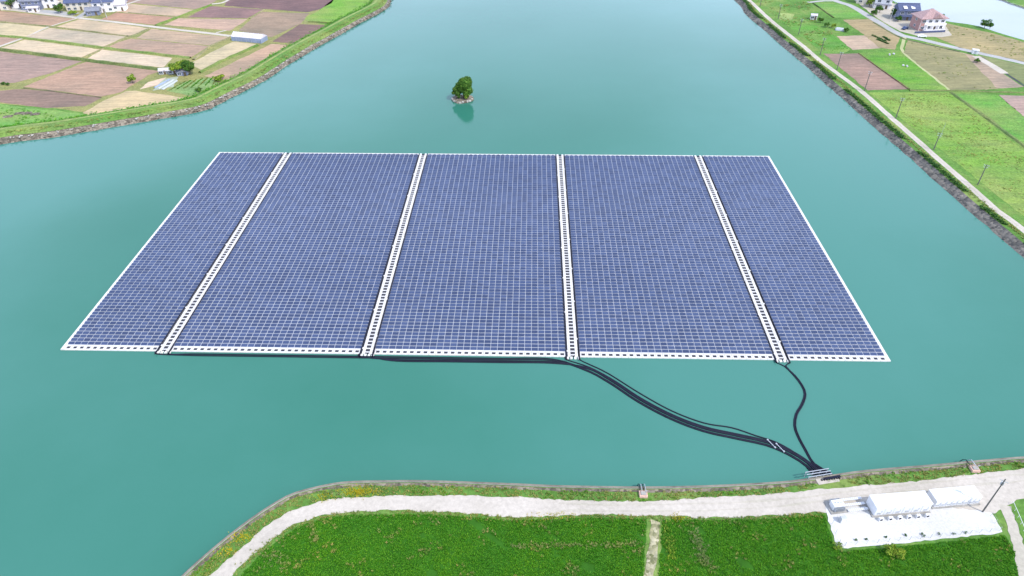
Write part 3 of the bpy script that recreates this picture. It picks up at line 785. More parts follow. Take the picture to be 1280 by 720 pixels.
for si, nc in enumerate(secs):
    sw = nc * P
    dk_ = MB()
    # white deck floats: one long bar under each gap between rows, carriers between columns
    for r in range(NR + 1):
        yy = FR + r * RP - (.0 if r else -.12)
        dk_.box((u + sw / 2, yy + .03, .12), (sw, .31, .44), 0)
    for c in range(nc + 1):
        dk_.box((u + c * P + (.12 if c == 0 else -.12 if c == nc else 0), FR + NR * RP / 2, .08), (.34, NR * RP, .36), 0)
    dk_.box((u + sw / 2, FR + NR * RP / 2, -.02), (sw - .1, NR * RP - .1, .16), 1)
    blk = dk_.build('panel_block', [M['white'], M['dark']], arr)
    rest = []
    for r in range(NR):
        for c in range(nc):
            cx, cy = u + (c + .5) * P, FR + (r + .5) * RP + .06
            if r < 2 and True:
                link_mesh('solar_panel', pme, blk, (cx, cy, 0)); n_panel += 1
            elif r == 2 and n_panel < 10 ** 6 and (si in (1, 2) and c < 28) and si == 2 or (r == 2 and si == 1):
                link_mesh('solar_panel', pme, blk, (cx, cy, 0)); n_panel += 1
            else: rest.append((cx, cy))
    rc = np.array(rest); nR = len(rc)
    rc3 = np.concatenate([rc, np.zeros((nR, 1))], 1)
    allv = (pv_np[None] + rc3[:, None]).reshape(-1, 3)
    me = bpy.data.meshes.new('solar_panels')
    fa = (np.array(pf)[None] + (np.arange(nR) * 12)[:, None, None]).reshape(-1, 4)
    me.vertices.add(len(allv)); me.vertices.foreach_set('co', allv.astype(np.float32).ravel())
    me.loops.add(fa.size); me.loops.foreach_set('vertex_index', fa.astype(np.int32).ravel())
    me.polygons.add(len(fa)); me.polygons.foreach_set('loop_start', np.arange(0, fa.size, 4, dtype=np.int32)); me.polygons.foreach_set('loop_total', np.full(len(fa), 4, dtype=np.int32))
    for mm in (M['frame'], M['cells']): me.materials.append(mm)
    me.polygons.foreach_set('material_index', np.tile(pm, nR).astype(np.int32)); me.update(calc_edges=True)
    o = link_mesh('solar_panels', me, blk); o['kind'] = 'stuff'
    for c in range(nc):
        link_mesh('edge_float', fme, arr, (u + (c + .5) * P, FR / 2, 0))
        v2, f2 = ring_geo(P - .03, BK - .02, .7, .4, -.1, .34)
        backf.add([(x + u + (c + .5) * P, y + AD - BK / 2, z) for x, y, z in v2], f2)
    u += sw
    if si < 4: walk_u.append(u); u += WK
hole_shade.box((AW / 2, FR / 2, .2), (AW - .4, FR - .3, .1)); hole_shade.box((AW / 2, AD - BK / 2, .2), (AW - .4, BK - .3, .1))  # dark sheets standing in for the shaded water seen through the float holes
hole_shade.build('recess_shade', M['dark'], arr)
b_ = backf.build('back_edge_floats', M['white'], arr); b_['kind'] = 'stuff'
for uu in (ED / 2, AW - ED / 2):
    sd = MB(); nseg = 82
    for i in range(nseg):
        l = AD / nseg; sd.box((uu, (i + .5) * l, .12), (ED - .04, l - .04, .46), 0, bev=.05)
    sd.build('side_edge', M['white'], arr)
# walkways between the blocks
for wi, w0 in enumerate(walk_u):
    wk = MB(); mid = w0 + WK / 2
    wk.box((mid, AD / 2, -.02), (WK - .02, AD - .2, .14), 1); wk.box((mid, AD / 2, .13), (1.0, AD - .3, .2), 1)
    root = wk.build('walkway', [M['white'], M['dark']], arr)
    for s in (-1, 1):
        tr = MB()
        for i in range(NR + 2):
            l = AD / (NR + 2)
            tr.box((mid + s * .91, (i + .5) * l, .2), (.72, l - .07, .36), 0, bev=.04)
        for q in range(7):     # joint boxes along the walkway
            yy = AD * (q + .12 + .3 * (s > 0)) / 7.2
            tr.box((mid + s * (1.2), yy, .45), (.5, .5, .16), 0)
        tr.build('tread', M['white'], root)
    rg = MB()
    for i in range(NR + 1): rg.box((mid, FR * .4 + i * RP, .2), (1.06, .34, .27), 0)
    rg.build('rungs', M['white'], root)['kind'] = 'stuff'
    ft = MB()
    for dx in (-1.25, -.35, .6, 1.5): ft.box((mid + dx, -.35, .12), (.62, .75, .4), 0, bev=.05)
    ft.build('end_float', M['white'], root)

def A2W(u_, v_, z=0.0):
    p = org + ux * u_ + uy * v_; return Vector((p.x, p.y, z))
# ------------------------------------------------------------------ cables
def dense_line(pts, step=1.2): return smooth_line(pts, step)
landing = G(1026, 596, .3)
land_w = [G(1019 + 3.1 * i, 597 - .35 * i, .6) for i in range(8)]
def cable(name, wi, side, mid_px, li, label, rad, lateral=0.0, lead=None):
    mid = walk_u[wi] + WK / 2 + side * (WK / 2 - .12)
    pts = [A2W(mid, AD - 2, .5), A2W(mid, AD * .6, .5), A2W(mid, AD * .3, .5), A2W(mid, 1.2, .5), A2W(mid, .1, .40), A2W(mid + .15, -.9, .02)]
    if lead: pts += lead
    q = [G(x, y, .0) for x, y in mid_px]
    if lateral: q = offset_line(q, lateral, 1)
    pts += [p + Vector((0, 0, .06)) for p in q]
    e = land_w[li]
    pts += [Vector((e.x, e.y + .9, .35)), e, Vector((e.x + .5, e.y - 1.6, LAND + .25))]
    mb = MB(); mb.tube(dense_line(pts), rad * .84, 6); o = mb.build(name, M['cable'], smooth=True)
    tag(o, label, 'cable', 'black cables from the solar array to the shore'); return o
thick = [(735, 461), (765, 477), (800, 500), (840, 521), (880, 536), (920, 545), (960, 554), (990, 567), (1010, 580)]
upper = [(735, 455), (760, 467), (800, 492), (840, 514), (880, 529), (915, 535), (945, 545), (970, 553), (995, 567), (1014, 582)]
lone = [(981, 458), (993, 470), (1002, 482), (1006, 493), (1002, 506), (995, 518), (993, 532), (997, 545), (1006, 562), (1017, 580)]
def front(v0, v1, dv, n):      # along the front edge of the array
    return [A2W(v0 + (v1 - v0) * (i + .6) / n, -dv, .06) for i in range(n)]
w = [x + WK / 2 for x in walk_u]
cable('power_cable', 0, -1, thick, 0, 'black cable from the walkway farthest from the cable landing, running along the array edge', .21, -.88, front(w[0], w[2], 1.25, 8))
cable('power_cable', 0, 1, thick, 1, 'black cable hugging the front floats from the first walkway to the landing', .21, -.58, front(w[0], w[2], .75, 8))
cable('power_cable', 1, -1, thick, 2, 'black cable leaving the second walkway side by side with another', .22, -.02, front(w[1], w[2], 1.75, 4))
cable('power_cable', 1, 1, thick, 3, 'black cable in the thick bundle, from the inner side of the second walkway', .22, .28, front(w[1], w[2], 2.2, 4))
cable('power_cable', 2, -1, thick, 4, 'black cable from the third walkway that joins the thick bundle', .21, .58)
cable('power_cable', 2, 1, upper, 5, 'thin black cable curving apart above the thick bundle', .20)
cable('power_cable', 3, -1, lone, 6, 'lone black cable in an S curve from the fourth walkway', .19, -.1)
cable('power_cable', 3, 1, lone, 7, 'second black cable of the S curve pair from the fourth walkway', .19, .22)
for i, (x, y) in enumerate(((975, 560), (964, 555))):
    c = G(x, y, .22); mb = MB(); mb.box((0, 0, .12), (.14, 2.4, .12)); mb.box((0, -1.15, .1), (.3, .3, .3)); mb.box((0, 1.15, .1), (.3, .3, .3))
    o = mb.build('cable_spacer', M['metal']); o.location = c; o.rotation_euler = (0, 0, R(25)); tag(o, 'pale bar clamped across the thick cable bundle', 'clamp', 'clamps on the cable bundle')
# landing: concrete apron, steel frame and trough
lp = G(1032, 600); mb = MB(); a = R(10)
mb.box((.3, 0, .0), (4.6, 1.7, .5), 0, bev=.04); ap = mb.build('cable_landing', M['road']); ap.location = (lp.x, lp.y, LAND - .1); ap.rotation_euler = (0, 0, a)
tag(ap, 'pale concrete cable landing slab at the pond edge', 'slab')
rack = empty('cable_rack', (lp.x - 1.2, lp.y + .9, LAND + .05), a); tag(rack, 'pale steel rack holding the black cables above the pond edge', 'cable rack')
for s in (-2.4, -.8, .8, 2.4):
    mb = MB(); mb.box((s, .8, .1), (.12, .12, 1.4)); mb.box((s, -.4, .35), (.12, .12, .9)); mb.build('post', M['metal'], rack)
for yy, zz in ((.8, .8), (-.4, .8), (.2, .84)):
    mb = MB(); mb.box((0, yy, zz), (5.2, .14, .12)); mb.build('rail', M['metal'], rack)
mb = MB(); mb.box((2.3, -1.1, .5), (3.6, .5, .12)); mb.build('trough_cover', M['cable'], rack)

# ------------------------------------------------------------------ trees and shrubs
def tree(name, base, h, rx, ry, n, leaf, label, cat='tree', trunk_h=None, leafs=.5, group=None, lobes=9, lean=(0, 0), cone=0.0):
    t = empty(name, base); tag(t, label, cat, group)
    th = trunk_h if trunk_h is not None else h * .35
    mb = MB(); r0 = max(.06, h * .028)
    mb.tube([(0, 0, -.1), (.02 * h, 0, th * .5), (lean[0] * .5, lean[1] * .5, th), (lean[0], lean[1], h * .7)], [r0 * 1.3, r0, r0 * .8, r0 * .25], 7)
    for k in range(5):
        q = random.uniform(0, 6.28); z0 = th * random.uniform(.6, 1.1)
        mb.tube([(0, 0, z0), (math.cos(q) * rx * .35, math.sin(q) * ry * .35, z0 + h * .15), (math.cos(q) * rx * .7, math.sin(q) * ry * .7, z0 + h * .3)], [r0 * .6, r0 * .4, r0 * .12], 5)
    mb.build('trunk', M['bark'], t)
    # crown: leaf clusters on and inside uneven lobes
    cz = (th * .6 + h) / 2; hz = (h - th * .6) / 2
    L = [(Vector((lean[0] * .6, lean[1] * .6, cz)), .58)]
    for k in range(lobes):
        q = random.uniform(0, 6.28); e = random.uniform(-.8, .95); ce = math.sqrt(1 - e * e * .9) * (1 - cone * (e * .5 + .5))
        L.append((Vector((math.cos(q) * ce * rx * .72 + lean[0] * (.6 + .9 * e), math.sin(q) * ce * ry * .72, cz + e * hz * .74)), random.uniform(.2, .46)))
    wts = np.array([l[1] ** 2 for l in L]); wts /= wts.sum()
    idx = RNG.choice(len(L), n, p=wts)
    C = np.array([[*l[0]] for l in L])[idx]; Rr = np.array([l[1] for l in L])[idx]
    d = RNG.normal(size=(n, 3)); d /= np.linalg.norm(d, axis=1)[:, None]
    rad = RNG.uniform(.55, 1.06, n) ** .6
    pos = C + d * (Rr * rad)[:, None] * np.array([rx, ry, hz])
    pos[:, 2] = np.maximum(pos[:, 2], .05)
    nrm = d + RNG.normal(0, .55, (n, 3)); nrm /= np.linalg.norm(nrm, axis=1)[:, None]
    tt = np.cross(nrm, RNG.normal(size=(n, 3))); tt /= np.linalg.norm(tt, axis=1)[:, None] + 1e-9
    bb = np.cross(nrm, tt); s = leafs * RNG.uniform(.6, 1.25, n)[:, None]
    V = np.stack([pos - tt * s * .5, pos - bb * s * .3, pos + tt * s * .5, pos + bb * s * .3], 1).reshape(-1, 3)
    tri_cloud('crown', V, leaf, parent=t, kind=None, per=4)
    return t
# islet
ic = G(578, 124.5, 0)
vs = []; fs = []; nseg = 28; prof = [(1.12, -.4), (1.05, .1), (1.0, .75), (.86, .85), (.5, .95), (0, 1.05)]
for r_, z_ in prof:
    for k in range(nseg):
        q = 2 * math.pi * k / nseg; j = 1 + .05 * math.sin(3 * q + 1) + random.uniform(-.03, .03)
        vs.append((math.cos(q) * 4.5 * r_ * j, math.sin(q) * 4.0 * r_ * j, z_ + random.uniform(-.06, .06)))
for r_ in range(len(prof) - 1):
    for k in range(nseg): fs.append((r_ * nseg + k, r_ * nseg + (k + 1) % nseg, (r_ + 1) * nseg + (k + 1) % nseg, (r_ + 1) * nseg + k))
isl = mesh_from('islet', vs, fs, [M['revet']]); isl.location = ic; tag(isl, 'small round stone-edged islet carrying a tree in the pond', 'islet')
vs2 = []
icr = []
for k in range(26):
    q = 2 * math.pi * k / 26; s = random.uniform(.45, .8); mb = MB()
    mb.box((math.cos(q) * 4.45 + random.uniform(-.25, .25), math.sin(q) * 3.95 + random.uniform(-.25, .25), .5 + random.uniform(-.15, .1)), (s * 1.4, s, .7), 0, q + 1.57 + random.uniform(-.5, .5), bev=.15)
    o = mb.build('stone', M['rock'] if k % 3 else M['revet'], isl)
tree('islet_tree', (ic.x + .4, ic.y - .2, .95), 9.6, 4.6, 4.1, 11000, M['leaf_m'], 'dense dark green tree growing on the small islet', trunk_h=.2, leafs=.6, lobes=24, lean=(.9, 0), cone=.65)
tree('islet_bush', (ic.x - 2.0, ic.y - .8, .85), 5.0, 2.4, 2.3, 3200, M['leaf'], 'dark rounded bush beside the tree on the islet', 'bush', trunk_h=.1, leafs=.45)
tree('islet_bush', (ic.x + 2.2, ic.y - 1.6, .85), 3.2, 1.7, 1.5, 1500, M['leaf_l'], 'lighter low bush at the foot of the islet tree', 'bush', trunk_h=.1, leafs=.4)
for px, py, h, rx, n, lf, lb in ((226, 92, 6.2, 5.2, 1900, 'leaf_l', 'bright green rounded tree behind the farm sheds'), (238, 93, 6.0, 4.6, 1700, 'leaf', 'darker green tree at the end of the farm sheds'),
                                 (166, 104, 4.2, 2.0, 500, 'leaf_l', 'small yellow-green tree at the edge of a brown field'), (14, 11, 6.5, 3.8, 700, 'leaf', 'green garden tree among the blue-roofed village houses'),
                                 (76, 16, 5.0, 3.4, 700, 'leaf', 'rounded green tree beside the village yard'), (91, 18, 2.2, 3.0, 350, 'leaf_l', 'low pale hedge bush beside the village lane'),
                                 (1086, 9, 6, 2.6, 500, 'leaf_l', 'light green garden tree between the grey-roofed houses'), (1099, 16, 4.5, 2.4, 450, 'leaf', 'dark garden tree in front of the white house'),
                                 (1117, 22, 5.5, 2.2, 500, 'leaf', 'dark garden tree beside the navy-roofed house'), (1230, 35, 4.8, 3.0, 600, 'leaf', 'solitary dark bush on the river bank'),
                                 (1237, 36, 3.2, 2.0, 350, 'leaf', 'smaller bush next to the dark river bank bush'), (1176, 24, 3.0, 1.5, 250, 'leaf', 'small bush behind the pink house by the river'),
                                 (1025, 28, 2.6, 1.7, 300, 'leaf', 'shrub closest to the white field hut'), (1034, 34, 2.8, 1.9, 320, 'leaf', 'dark shrub in the middle of the field row'), (1041, 35, 2.4, 1.5, 260, 'leaf_l', 'pale shrub next to a dark one in the field row'), (1058, 40, 2.2, 1.6, 260, 'leaf', 'shrub at the far end of the field row from the hut'),
                                 (1221, 78, 1.8, 1.6, 260, 'leaf', 'small dark bush beside the concrete channel'), (1091, 20, 3.4, 2.0, 420, 'leaf', 'dark hedge bush along the house yard by the road'), (1122, 27, 3.2, 1.8, 420, 'leaf', 'dark hedge bush in front of the navy-roofed house'),
                                 (274, 100, 2.2, 3.2, 600, 'leaf_l', 'leafy green bush at the end of the vegetable plot'), (249, 114.5, 2.0, 1.6, 260, 'leaf', 'small dark bush beside the dike')):
    g = G(px, py); tree('garden_tree' if h > 4 else 'shrub', g, h, rx, rx * .9, int(n * 1.9), M[lf], lb, 'tree' if h > 4 else 'bush', trunk_h=h * .25, leafs=.55)
g = G(1115, 693); tree('meadow_bush', g, 1.9, 1.9, 1.6, 1400, M['leaf_l'], 'bright yellow-green bush in the meadow below the stone pad', 'bush', trunk_h=.3, leafs=.28)
g = G(1047, 684); tree('meadow_bush', g, .9, 1.1, 1.0, 500, M['leaf_l'], 'small pale green bush at the corner of the stone pad', 'bush', trunk_h=.2, leafs=.22)
for i, (px, py) in enumerate(((4, 106), (9.5, 107))):
    g = G(px, py); tree('field_bush', g, 1.4, 1.3, 1.1, 260, M['leaf'], 'small dark bush in the green corner between brown fields', 'bush', trunk_h=.2, leafs=.4, group='dark bushes in the field corner')

# ------------------------------------------------------------------ utility poles
def pole_at(px, py, h, r=.17, arms=2, label='', group=None, mat='pole'):
    g = G(px, py); t = empty('utility_pole', g, R(-40)); tag(t, label, 'pole', group)
    mb = MB(); mb.tube([(0, 0, -.2), (0, 0, h)], [r, r * .65], 8); mb.build('shaft', M[mat], t)
    for k in range(arms):
        mb = MB(); mb.box((0, .14, h - .35 - .75 * k), (1.7 - .3 * k, .1, .1)); cr_ = mb.build('crossarm', M['metal'], t)
        for s in (-.7, 0, .7):
            mb = MB(); mb.tube([(s * (1 - .2 * k), .14, h - .3 - .75 * k), (s * (1 - .2 * k), .14, h - .1 - .75 * k)], .045, 6); mb.build('insulator', M['whitepaint'], cr_)
    return t
PL = 'grey utility pole on the bank track, '
for px, py, h, where in ((950, 8, 8, "one pole beyond the pale grass patch"), (972.5, 24, 8, "beside the pale grass patch"), (998, 43, 8, "in the middle of the dark green crop"), (1025, 69, 8.4, "at the end of the dark green crop"), (1046, 87, 8.2, "in front of the reddish-brown field"), (1080.5, 113.5, 8.6, "at the brown field's tip by the pasture"), (1119.5, 148, 8.6, "between the brown field's tip and the thin mast"), (1167, 187, 6.6, "shorter, in front of the thin mast"), (1222, 231, 7.6, "on the pasture edge past the thin mast")):
    pole_at(px, py, h, .19, 2, PL + where, 'utility poles along the bank track')
pole_at(1174, 174, 6.5, .07, 0, 'thin pale mast behind the stout bank track pole', mat='metal')
pole_at(1112, 27, 10.5, .14, 2, 'pale utility pole beside the navy-roofed house', mat='metal')
pole_at(134, 23, 12, .17, 3, 'tall pale utility pole beside the village lane', mat='metal')
pole_at(33, 12, 8, .12, 1, 'short pale pole at the edge of the village yard', mat='metal')

# ------------------------------------------------------------------ houses
def window_at(parent, x, y, z, w, h, face, mats):
    """face: unit normal axis 'S','N','W','E' of the house frame"""
    d = {'S': (0, -1), 'N': (0, 1), 'W': (-1, 0), 'E': (1, 0)}[face]
    mb = MB(); t = .06
    def bx(cu, cz, wu, wz, dep):
        if face in 'SN': mb.box((x + cu, y + d[1] * dep / 2, z + cz), (wu, dep, wz))
        else: mb.box((x + d[0] * dep / 2, y + cu, z + cz), (dep, wu, wz))
    bx(-w / 2, 0, t * 1.5, h + .1, .14); bx(w / 2, 0, t * 1.5, h + .1, .14); bx(0, h / 2, w, t * 1.5, .13); bx(0, -h / 2, w + .3, t * 1.5, .2); bx(0, 0, t, h - .1, .12)
    f = mb.build('window', M['whitepaint'], parent)
    mb = MB(); bx(0, 0, w - .1, h - .1, .05); mb.build('pane', M['glass'], f)
def roof_hip(mb, w, d, z, h, over, ridge, gable=False, mi=0):
    W2, D2 = w / 2 + over, d / 2 + over; r2 = ridge / 2
    if gable: r2 = W2
    vs = [(-W2, -D2, z), (W2, -D2, z), (W2, D2, z), (-W2, D2, z), (-r2, 0, z + h), (r2, 0, z + h)]
    low = [(a, b, c - .22) for a, b, c in vs[:4]]
    fs = [(0, 1, 5, 4), (2, 3, 4, 5), (1, 2, 5), (3, 0, 4), (7, 6, 1, 0), (8, 7, 6 + 1, 2) if False else (7 + 1, 7, 1, 2), (9, 8, 2, 3), (6, 9, 3, 0), (6, 7, 8, 9)]
    fs[4] = (6, 7, 1, 0); fs[5] = (7, 8, 2, 1); fs[6] = (8, 9, 3, 2); fs[7] = (9, 6, 0, 3); fs[8] = (9, 8, 7, 6)
    mb.add(vs + low, fs, mi)
def house(px, py, rz, w, d, hh, rh, wall, roof, label, gable=False, storeys=2, ridge=None, over=.6, lower=None, solar=False):
    g = G(px, py); t = empty('house', g, rz); tag(t, label, 'house')
    ca = Vector((0, d / 2, 0))
    mb = MB(); mb.box((0, 0, hh / 2 - .1), (w, d, hh + .2))
    if gable:
        for s in (-1, 1): mb.add([(s * (w / 2 - .01), -d / 2, hh), (s * (w / 2 - .01), d / 2, hh), (s * (w / 2 - .01), 0, hh + rh * .92)], [(0, 1, 2)])
    mb.build('wall', M[wall], t)
    mb = MB(); roof_hip(mb, w, d, hh + .1, rh, over, ridge if ridge is not None else max(.5, w - d), gable)
    rf = mb.build('roof', M[roof], t)
    mb = MB(); rr = (w / 2 + over if gable else max(.5, w - d) / 2 if ridge is None else ridge / 2)
    mb.box((0, 0, hh + .1 + rh), (2 * rr + .2, .35, .28)); mb.build('ridge_cap', M[roof], rf)
    if lower:      # porch roof skirt between the storeys
        mb = MB(); mb.add([(-w / 2 - .3, -d / 2 - lower, hh * .46), (w / 2 + .3, -d / 2 - lower, hh * .46), (w / 2, -d / 2, hh * .54), (-w / 2, -d / 2, hh * .54),
                           (-w / 2 - .3, -d / 2 - lower, hh * .43), (w / 2 + .3, -d / 2 - lower, hh * .43), (w / 2, -d / 2, hh * .45), (-w / 2, -d / 2, hh * .45)],
                          [(0, 1, 2, 3), (7, 6, 5, 4), (4, 5, 1, 0), (5, 6, 2, 1), (7, 4, 0, 3)])
        mb.build('porch_roof', M[roof], t)
    nw = max(2, int(w / 3.2)); sh_ = hh / storeys
    for s in range(storeys):
        for i in range(nw):
            x = -w / 2 + w * (i + .5) / nw
            if s == 0 and i == nw // 2:
                mb = MB(); mb.box((x, -d / 2 - .04, 1.0), (1.1, .1, 2.1)); dr = mb.build('door', M['bark'], t)
                mb = MB(); mb.box((x + .4, -d / 2 - .12, 1.0), (.06, .08, .25)); mb.build('handle', M['metal'], dr)
            else: window_at(t, x, -d / 2, sh_ * s + sh_ * .55, 1.7, 1.25, 'S', None)
        for f, sx in (('W', -1), ('E', 1)): window_at(t, sx * w / 2, 0, sh_ * s + sh_ * .58, 1.5, 1.1, f, None)
    return t
# pink house by the river
ph = house(1157, 35, R(4), 13.5, 9, 6.2, 3.6, 'wall_white', 'roof_pink', 'large two-storey pink house with white balconies by the river', ridge=1.5, over=.9)
mb = MB(); mb.box((-6.765, 0, 3.05), (.03, 8.9, 6.2)); mb.build('side_cladding', M['wall_pink'], ph)
mb = MB(); mb.box((-5.5, -4.52, 3.05), (2.2, .03, 6.1)); mb.build('front_cladding', M['wall_pink'], ph)
for zz, dd in ((.3, 2.4), (3.2, 1.8)):
    mb = MB(); mb.box((1.2, -4.5 - dd / 2, zz), (10.4, dd, .22)); bl = mb.build('balcony', M['wall_white'], ph)
    mb = MB(); mb.box((1.2, -4.5 - dd, zz + .55), (10.4, .12, .9)); mb.build('parapet', M['wall_white'], bl)
for x in (-3.6, -.4, 2.9, 6.0):
    mb = MB(); mb.box((x, -6.1, 1.6), (.35, .35, 3.1)); mb.build('porch_column', M['wall_white'], ph)
mb = MB(); mb.box((1.4, -4.2, 6.75), (4.2, 2.6, .2)); mb.add([(-1.2, -5.6, 6.6), (4, -5.6, 6.6), (1.4, -5.6, 8.6), (-1.2, -1.5, 6.6), (4, -1.5, 6.6), (1.4, -1.5, 8.6)], [(0, 1, 2), (1, 4, 5, 2), (3, 0, 2, 5)]); mb.build('front_gable', M['roof_pink'], ph)
g = G(1162, 41); mb = MB()
mb.box((0, 0, .5), (17, .25, 1.0)); mb.box((8.4, 3, .5), (.25, 6, 1.0)); o = mb.build('garden_wall', M['roof_navy']); o.location = g; o.rotation_euler = (0, 0, R(6)); tag(o, 'low dark garden wall in front of the pink house', 'wall')
house(1130, 23, R(-6), 10.5, 8, 5.2, 2.8, 'wall_navy', 'roof_navy', 'dark slate house with navy tiled roof beside the pink house', gable=True, lower=1.2)
for dx in (-2.6, 1.6):
    g = G(1130, 23); mb = MB(); mb.add([(-1, -1, 0), (1, -1, 0), (1, 1, .9), (-1, 1, .9), (-1, -1, -.12), (1, -1, -.12), (1, 1, .78), (-1, 1, .78)], [(0, 1, 2, 3), (7, 6, 5, 4), (4, 5, 1, 0), (5, 6, 2, 1), (6, 7, 3, 2), (7, 4, 0, 3)])
    o = mb.build('roof_heater', M['whitepaint']); o.location = (g.x + dx, g.y - 2.6, LAND + 6.25); tag(o, 'white solar water heater lying on the navy tiled roof', 'water heater', 'roof heaters on the navy house')
house(1101, 9, R(-18), 9, 7, 5.4, 2.4, 'wall_white', 'roof_grey', 'white house with grey hipped roof between the navy-roofed and the lavender-roofed house', lower=1.0)
house(1079, 3, R(-20), 8, 7, 5.2, 2.4, 'wall_cream', 'roof_blue', 'cream house with lavender-blue roof at the bend of the river road', gable=True)
# western village
for px, py, rz, w, d, hh, rh, wl, rf, gb, lb in (
   (3, 11, 8, 10, 7, 5.2, 2.4, 'wall_cream', 'roof_blue', False, 'blue-grey hipped village house beside the green garden tree'),
   (44, 10, 6, 11, 8, 5.0, 2.6, 'wall_navy', 'roof_grey', True, 'dark village house with a long grey gabled roof'),
   (64, 8, 8, 10, 7, 5.4, 2.2, 'wall_white', 'roof_blue', True, 'white village house with a lavender gabled roof'),
   (101, 11, 10, 13, 7, 4.4, 2.4, 'wall_cream', 'roof_navy', True, 'long low village house with a dark navy roof'),
   (133, 13, 12, 11, 8, 5.6, 3.0, 'wall_white', 'roof_navy', False, 'tall village house with navy hipped roof behind the pale pole'),
   (151, 12, 12, 7, 6, 3.6, 1.8, 'wall_white', 'vinyl_w', True, 'small white village shed with a pale sheet roof'),
   (118, 18, 14, 7, 5, 2.6, 1.4, 'wall_navy', 'roof_grey', True, 'low grey roofed shed at the corner of the village road'),
   (84, 5, 8, 9, 7, 5.2, 2.3, 'wall_cream', 'roof_grey', False, 'cream village house with grey hipped roof behind the low navy house'),
   (24, 8, 8, 9, 7, 5.0, 2.4, 'wall_white', 'roof_navy', False, 'white village house with navy hipped roof next to the long grey roof'), (116, 5, 10, 9, 7, 5.2, 2.4, 'wall_cream', 'roof_blue', False, 'village house with blue-grey hipped roof between the two navy roofs'), (150, 2, 12, 8, 7, 5.2, 2.4, 'wall_navy', 'roof_blue', True, 'village house with blue gabled roof behind the small white shed')):
    house(px, py, R(rz), w, d, hh, rh, wl, rf, lb, gable=gb, storeys=2 if hh > 4 else 1)
house(43, 14.5, R(8), 5.5, 2.6, 2.4, .5, 'wall_white', 'vinyl_w', 'tiny white flat shed in the village yard', gable=True, storeys=1)
# greenhouse of the western fields
a_, b_ = G(290, 51), G(327, 54.5); L_ = (b_ - a_).length; ga = math.atan2(b_.y - a_.y, b_.x - a_.x); mid = (a_ + b_) / 2
gh = empty('greenhouse', (mid.x, mid.y, LAND), ga); tag(gh, 'long grey-blue greenhouse with pale ridge roof between the fields', 'greenhouse')
mb = MB(); mb.box((0, 3, 1.1), (L_, 6, 2.3)); mb.build('wall', M['vinyl'], gh)
mb = MB(); mb.add([(-L_ / 2, 0, 2.26), (L_ / 2, 0, 2.26), (L_ / 2, 6, 2.26), (-L_ / 2, 6, 2.26), (-L_ / 2, 3, 3.9), (L_ / 2, 3, 3.9)], [(0, 1, 5, 4), (2, 3, 4, 5), (1, 2, 5), (3, 0, 4)]); rf = mb.build('roof', M['vinyl_w'], gh)
for i in range(7):
    x = -L_ / 2 + L_ * i / 6
    mb = MB(); mb.tube([(x, -.06, 0), (x, -.06, 2.3), (x, 3, 3.98), (x, 6.06, 2.3), (x, 6.06, 0)], .06, 5); mb.build('hoop', M['metal'], gh)
# farm sheds and plastic tunnel by the round trees
for px, py, w, d, h, rz, wl, rf, lb in ((205, 92, 3.4, 2.4, 1.7, 10, 'grey', 'vinyl_w', 'small white farm shed at the end of the plot'), (217, 91.5, 4, 2.6, 1.8, 8, 'grey', 'vinyl_w', 'pale roofed farm shed in front of the bright green tree'), (229, 93.5, 4.6, 2.8, 1.9, 12, 'wall_navy', 'roof_grey', 'grey cluttered farm shed under the darker tree')):
    house(px, py, R(rz), w, d, h, .7, wl, rf, lb, gable=True, storeys=1, over=.25)
for i, (p, q) in enumerate((((198, 111), (217, 100)), ((203, 112), (221, 101)), ((193, 110), (212, 99.5)))):
    A_, B_ = G(*p), G(*q); L_ = (B_ - A_).length; mb = MB(); n = 9; rr = .6
    vs = []; fs = []
    for e in (0, 1):
        for k in range(n): vs.append((e * L_, rr * math.cos(math.pi * k / (n - 1)), rr * math.sin(math.pi * k / (n - 1)) * .6))
    fs = [(k, n + k, n + k + 1, k + 1) for k in range(n - 1)] + [tuple(range(n)), tuple(range(2 * n - 1, n - 1, -1))]
    mb.add(vs, fs); o = mb.build('crop_tunnel', M['vinyl'] if i == 2 else M['grey']); o.location = A_; o.rotation_euler = (0, 0, math.atan2(B_.y - A_.y, B_.x - A_.x))
    tag(o, 'low grey-blue plastic crop tunnel in the farm plot' if i < 2 else 'pale low crop tunnel at the edge of the farm plot', 'tunnel', 'crop tunnels' if i < 2 else None)
A_, B_ = G(1044, 37), G(1055, 38.5); n = 11; vs = []
for e in (0, .12, .88, 1):
    rr = 1.5 if 0 < e < 1 else 1.1
    for k in range(n): vs.append((e * (B_ - A_).length, rr * math.cos(math.pi * k / (n - 1)), rr * .9 * math.sin(math.pi * k / (n - 1))))
fs = [(r * n + k, (r + 1) * n + k, (r + 1) * n + k + 1, r * n + k + 1) for r in range(3) for k in range(n - 1)] + [tuple(range(n)), tuple(range(4 * n - 1, 3 * n - 1, -1))]
o = mesh_from('crop_tunnel', vs, fs, [M['grey']]); o.location = A_; o.rotation_euler = (0, 0, math.atan2(B_.y - A_.y, B_.x - A_.x)); tag(o, 'grey-green covered tunnel at the end of the shrub row', 'tunnel')
# hut in the eastern fields
house(1016.5, 24, R(-15), 3.2, 2.6, 2.3, .5, 'wall_white', 'vinyl_w', 'tiny white field hut beside a row of shrubs', gable=True, storeys=1, over=.2)
